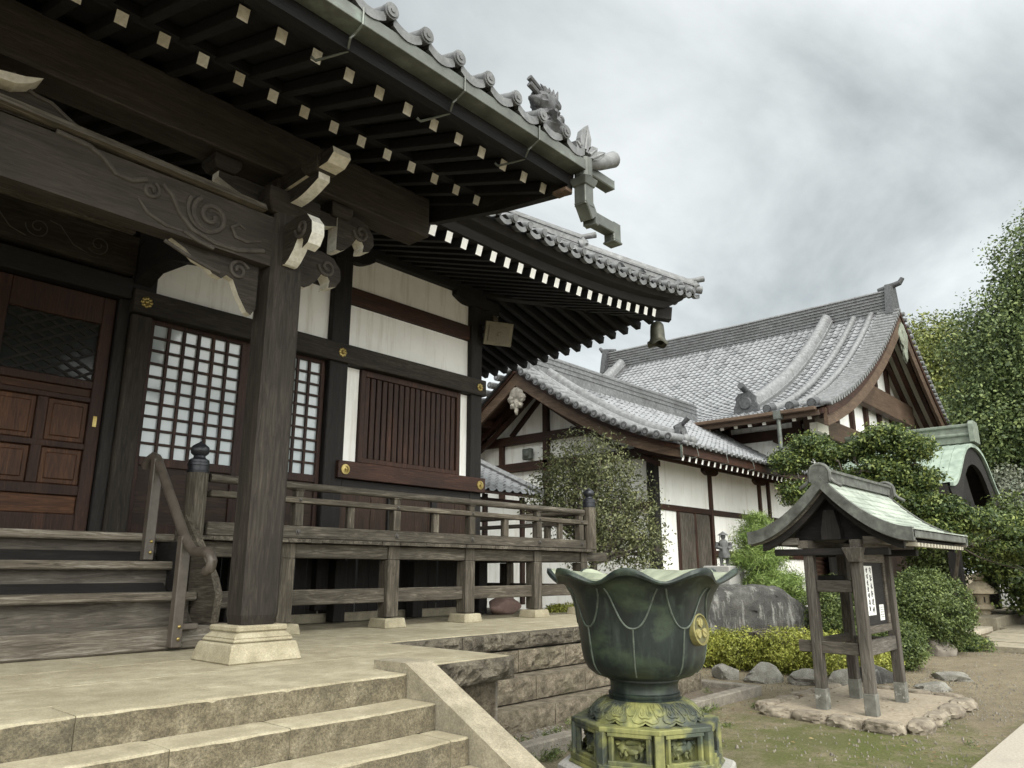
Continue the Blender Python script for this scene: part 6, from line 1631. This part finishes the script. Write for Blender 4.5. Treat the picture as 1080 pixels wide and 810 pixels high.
# ================================================================ STONE LANTERN
lan = thing('stone_lantern', 'small tan stone lantern on a slab beside the clipped shrub', 'lantern', (27, 5.08, .12))
lc = (27.0, 5.08, .12); k = .92
def hexl(r, z, a): return r * (1 + .06 * math.cos(6 * a)), z
for nm, pr, fn in (('base', [(.24, 0), (.26, .06), (.22, .34), (.2, .36)], None), ('shelf', [(.26, .36), (.36, .42), (.36, .52), (.28, .56)], hexl), ('fire_box', [(.22, .56), (.25, .60), (.25, .86), (.22, .88)], hexl), ('roof', [(.24, .88), (.50, .90), (.50, .96), (.36, 1.12), (.22, 1.24), (.14, 1.30)], hexl), ('finial', [(.10, 1.30), (.18, 1.34), (.20, 1.42), (.14, 1.50), (.03, 1.56)], None)):
    mb = MB(); mb.lathe([(a * k, b * k) for a, b in pr], lc, 24, 0, fn); o = mb.build(nm, lantstone, lan, smooth=True)
for a in range(6): mb = MB(); mb.box(lc[0] + .21 * k * math.cos(a * PI / 3 + view) - .03, lc[1] + .21 * k * math.sin(a * PI / 3 + view) - .03, lc[2] + .62 * k, lc[0] + .21 * k * math.cos(a * PI / 3 + view) + .03, lc[1] + .21 * k * math.sin(a * PI / 3 + view) + .03, lc[2] + .80 * k); mb.build('opening', darkvoid, lan)
mb = MB(); mb.prism([(19.7, 4.5), (28.2, 4.55), (28.2, 5.9), (19.2, 5.6)], 'z', 0, .12)
tag(mb.build('stone_slab', simple('slab', [(.3, (.34, .29, .22)), (.7, (.50, .45, .36))], 6, 8, .9, .2, .004), bevel=.02, base=(22, 4.9, 0)), 'pale tan stone slab carrying the small lantern', 'slab')

# ================================================================ PLANTS
def plant(name, label, cat, base, crowns, mat, n, size, r0=.05, k=14, sig=.12, seed=1, group=None, nb=2, hub=None, part='foliage', shell=.55, stem='stem', aspect=.5, lump=.28, fill=.45):
    t = thing(name, label, cat, base, group)
    foliage(part, mat, t, crowns, n, size, k, sig, seed, shell, aspect=aspect, lump=lump, fill=fill)
    if r0: limbs(base, crowns, r0, seed, nb, hub).build(stem, bark, t, smooth=True)
    return t
plant('bushy_tree', 'airy olive green small tree with visible twigs between the veranda and the plastered hall', 'tree', (11.7, 8.3, .3),
      [(11.7, 8.5, 3.45, 1.0, .9, .75), (11.1, 8.8, 2.9, .5, .7, .6), (12.35, 8.1, 2.75, .55, .75, .9), (11.6, 8.3, 2.3, .8, .8, .7), (12.5, 7.9, 2.0, .45, .6, .6)], lf_bush, 20000, .062, .075, 9, .10, 3, nb=12, hub=(11.65, 8.35, 1.75), part='crown', stem='trunk', shell=.85, fill=0)
plant('hedge', 'low yellow green clipped azalea hedge in front of the big boulder', 'hedge', (12.6, 5.8, 0),
      [(12.7, 6.65, .24, .55, .50, .34), (12.75, 6.0, .28, .6, .55, .36), (12.75, 5.3, .30, .6, .55, .36), (12.85, 4.7, .28, .6, .5, .34), (13.3, 4.2, .24, .5, .45, .30), (13.4, 5.5, .3, .5, .9, .34)], lf_hedge, 42000, .042, .02, 16, .05, 5, nb=4, shell=.35)
plant('clipped_shrub', 'large round clipped green shrub right of the notice stand', 'shrub', (17.4, 4.15, 0),
      [(17.5, 4.30, .80, .88, .86, .80), (17.0, 4.75, .42, .55, .5, .42)], lf_dome, 40000, .050, .05, 16, .05, 7, nb=4, shell=.3, lump=.12)
plant('clipped_shrub', 'round bright green shrub seen between the posts of the notice stand', 'shrub', (16.2, 5.6, 0), [(16.2, 5.6, .85, .6, .65, .62), (15.7, 5.3, .5, .5, .5, .45)], lf_dome, 14000, .05, .04, 16, .06, 8, nb=4, shell=.35)
plant('clipped_shrub', 'small clipped shrub right behind the notice panel foot', 'shrub', (14.0, 4.0, 0), [(14.3, 3.95, .38, .50, .38, .38)], lf_dome, 9000, .045, .03, 16, .05, 9, nb=4, shell=.35)
plant('low_shrub', 'low dark mound of ground shrub beside the stone path', 'shrub', (18.3, 3.75, 0), [(18.7, 3.95, .12, .6, .5, .2)], lf_dark, 6000, .05, 0, 14, .05, 10)
plant('pine_tree', 'bright green young pine with soft needles left of the notice stand', 'tree', (17.2, 7.6, 0),
      [(17.2, 7.6, 2.35, .55, .55, .35), (17.15, 7.7, 1.85, .72, .72, .35), (17.2, 7.35, 1.35, .75, .8, .3), (17.3, 7.1, 1.05, .5, .6, .25), (17.2, 7.6, 2.75, .3, .3, .2)], lf_pine, 22000, .13, .06, 16, .10, 11, nb=3, hub=(17.2, 7.6, .9), part='crown', stem='trunk', aspect=.10, shell=.8)
plant('low_shrub', 'loose green shrub at the foot of the young pine by the white wall', 'shrub', (16.9, 8.1, 0), [(16.9, 8.05, .5, .4, .4, .45)], lf_big, 5000, .07, .03, 12, .09, 12)
plant('broadleaf_tree', 'dense broadleaf garden tree rising behind the copper roofed notice stand', 'tree', (19.3, 5.4, 0),
      [(19.4, 7.05, 4.75, .5, .52, .30), (19.2, 7.5, 4.35, .45, .5, .30), (19.4, 6.5, 4.45, .45, .42, .25), (19.5, 5.25, 4.75, .55, .60, .32), (19.5, 4.65, 4.45, .5, .52, .32), (19.6, 5.9, 4.5, .4, .4, .25), (19.3, 7.3, 3.55, .5, .55, .32), (19.5, 5.3, 3.95, .6, .65, .40), (19.7, 4.6, 3.7, .5, .45, .3), (19.6, 6.3, 3.7, .6, .6, .4), (19.9, 4.2, 3.0, .5, .45, .3), (19.6, 4.9, 3.2, .6, .6, .4), (20.2, 3.55, 2.7, .5, .5, .28), (19.8, 4.5, 2.5, .6, .6, .4)], lf_dark, 44000, .085, .11, 13, .085, 13, nb=3, hub=(19.5, 5.6, 2.6), part='crown', stem='trunk', shell=.6)
plant('cloud_pine', 'dark layered garden pine in flat pads behind the stone lantern', 'tree', (25.6, 5.7, 0),
      [(22.4, 4.9, 3.1, .9, .75, .20), (23.2, 4.1, 2.85, .9, .7, .18), (24.2, 3.3, 2.5, .9, .7, .18), (22.7, 4.7, 2.45, .8, .7, .18), (24.9, 3.5, 2.05, .9, .8, .18), (25.6, 2.8, 1.55, .9, .7, .18), (23.8, 3.8, 2.2, .8, .6, .16), (26.4, 2.5, 1.0, .9, .7, .24), (26.6, 2.1, 1.95, .8, .6, .18)], lf_dark, 34000, .09, .05, 14, .07, 14, nb=2, hub=(24.6, 5.0, 2.3), part='crown', stem='trunk', shell=.8)
plant('dark_shrub', 'dark shadowy evergreen mass filling the space behind the layered pine', 'shrub', (27.8, 5.5, 0), [(28.0, 6.4, 2.2, 1.0, 1.0, 1.6), (29.0, 4.4, 2.6, 1.0, .9, 1.4), (29.5, 3.2, 2.0, 1.2, 1.0, 1.6)], lf_dome, 16000, .12, .06, 14, .14, 27, nb=2)
plant('dark_shrub', 'shorter dark garden shrub mass right of the stone lantern', 'shrub', (27.5, 3.0, 0), [(27.5, 3.4, 1.1, 1.4, 1.3, .9), (28.5, 2.4, .8, 1.3, 1.2, .8), (27.5, 4.4, 2.2, 1.5, 1.2, 1.0), (29, 3.2, 2.4, 1.5, 1.2, 1.1)], lf_dark, 18000, .13, .08, 14, .15, 15, nb=2)
plant('grey_shrub', 'tall pale grey leaved bush in front of the far tiled roof', 'shrub', (34, 4.6, 0), [(34, 4.9, 3.9, 1.8, 1.4, 1.5), (34.5, 4.2, 2.6, 1.9, 1.5, 1.6), (33.2, 5.4, 2.6, 1.3, 1.1, 1.4), (35, 3.4, 3.6, 1.5, 1.3, 1.7)], lf_grey, 22000, .15, .12, 12, .2, 16, nb=3)
plant('moss_clump', 'low green moss clump on the terrace edge under the veranda end', 'moss', (10.3, 8.2, ZP), [(10.4, 8.1, ZP + .03, .45, .22, .09)], lf_hedge, 4000, .03, 0, 12, .03, 17)
# the wood behind
def bigtree(label, base, crowns, mat, n, size, seed, sig=.55, name='broadleaf_tree'):
    return plant(name, label, 'tree', base, crowns, mat, n, size, .38, 16, sig, seed, 'tall trees behind the halls', 3, (base[0], base[1], crowns[0][2] * .5), 'crown', .55, 'trunk', .6)
bigtree('tallest leafy tree at the right edge of the view', (44, 4.2, 0), [(44.5, 2.6, 15.5, 3.6, 3.4, 4.2), (43.5, 5.2, 12.2, 3.4, 3.0, 3.4), (44, 3.0, 9.5, 4.2, 3.8, 3.6), (42.5, 6.2, 8.2, 3, 2.6, 3), (45.5, 0, 12.5, 4, 3.5, 4.5), (43, 2.6, 6.2, 3.8, 3.6, 2.8)], lf_big, 130000, .165, 21, .36)
bigtree('yellowish rounded tree just right of the great gable', (60, 13.5, 0), [(60, 12.6, 16.2, 4.5, 4.0, 3.6), (60, 15.5, 12.8, 4.5, 4, 3.8), (59, 10.8, 12, 4, 3.6, 3.4), (59, 12.5, 8.5, 5, 5, 4)], lf_yel, 60000, .24, 22, .5)
bigtree('dark tree filling the gap below the yellowish tree', (54, 9.5, 0), [(54, 9.5, 8.0, 3.6, 3.2, 3.0), (54, 7.6, 6.0, 3.6, 3.2, 2.8), (53, 10.8, 5.0, 3.6, 3.2, 2.6), (50, 8, 4.4, 3.2, 3, 2.4)], lf_dark, 40000, .22, 23, .4)
bigtree('tree beyond the right edge behind the tall leafy tree', (54, -1, 0), [(54, -1, 12, 5, 5, 6), (52, 2.6, 9, 4, 4, 5), (53, -3, 8, 5, 5, 5)], lf_dark, 24000, .36, 24, .6)
bigtree('low dark trees closing the view behind the lantern', (38, -.5, 0), [(38, .6, 3.0, 3, 2.6, 2.6), (40, -2.5, 3.4, 3.4, 3.2, 3), (41, 2, 3.2, 3, 3, 2.6)], lf_dark, 24000, .22, 25, .35)
# far house with a pale tiled roof at the right edge
fh = thing('far_house', 'house with pale grey tiled roof half hidden behind the grey bush', 'house', (45, 5, 0))
mb = MB(); mb.add([(44, 7.6, 6.9), (44, -6, 6.9), (41.5, -6, 5.5), (41.5, 7.6, 5.5), (46.5, 7.6, 5.5), (46.5, -6, 5.5)], [(0, 1, 2, 3), (0, 4, 5, 1), (3, 2, 5, 4), (0, 3, 4), (1, 5, 2)]); mb.build('roof', tilegrey, fh)
mb = MB(); mb.box(42, -5.6, 0, 46, 7.2, 5.5); mb.build('wall', plaster, fh)

mb = MB(); rr = random.Random(33)
for _ in range(420):
    x, y = (rr.uniform(7, 16), rr.uniform(1.7, 6)) if rr.random() < .8 else (rr.uniform(5.2, 9.9), rr.uniform(4.8, 6.5))
    a = rr.uniform(0, 6.3); l = rr.uniform(.012, .032); z = .02 if not (8.8 < x < 11.4 and 2.4 < y < 4.1) else .085
    if 5.2 < x < 9.98 and y > 4.76: z = .085
    c, s_ = math.cos(a) * l, math.sin(a) * l
    mb.add([(x - c, y - s_, z), (x + s_ * .45, y - c * .45, z + rr.uniform(0, .012)), (x + c, y + s_, z + .004), (x - s_ * .45, y + c * .45, z + rr.uniform(0, .012))], [(0, 1, 2, 3)])
tag(mb.build('fallen_leaves', leafmat('leaf_fallen', (.09, .05, .02), (.17, .11, .05), (.28, .22, .10), .1), fix=False), 'small brown fallen leaves scattered over the yard and planting bed', 'leaves', kind='stuff')

# weeds in the joints and along the curbs
rr = random.Random(12); wc_ = []
for _ in range(70):
    u = rr.random()
    if u < .45: wc_.append((rr.uniform(5.3, 8.8), 4.53 + rr.uniform(-.06, .05), .03, .06, .05, .04))
    elif u < .7: wc_.append((rr.uniform(5.3, 9.6), rr.uniform(4.84, 5.2), .09, .05, .05, .04))
    elif u < .85: wc_.append((rr.uniform(8.7, 11.3), rr.choice((2.28, 4.2)) + rr.uniform(-.06, .06), .02, .07, .05, .03))
    else: wc_.append((rr.uniform(6.5, 15), rr.uniform(1.8, 4.2), .02, .05, .05, .03))
tag(foliage('weeds', lf_dome, None, wc_, 5200, .045, 6, .03, 41, .6, up=.2, aspect=.16, base=(0, 0, 0), fill=0), 'small green weeds and grass tufts along the curbs and stones', 'weeds', kind='stuff')
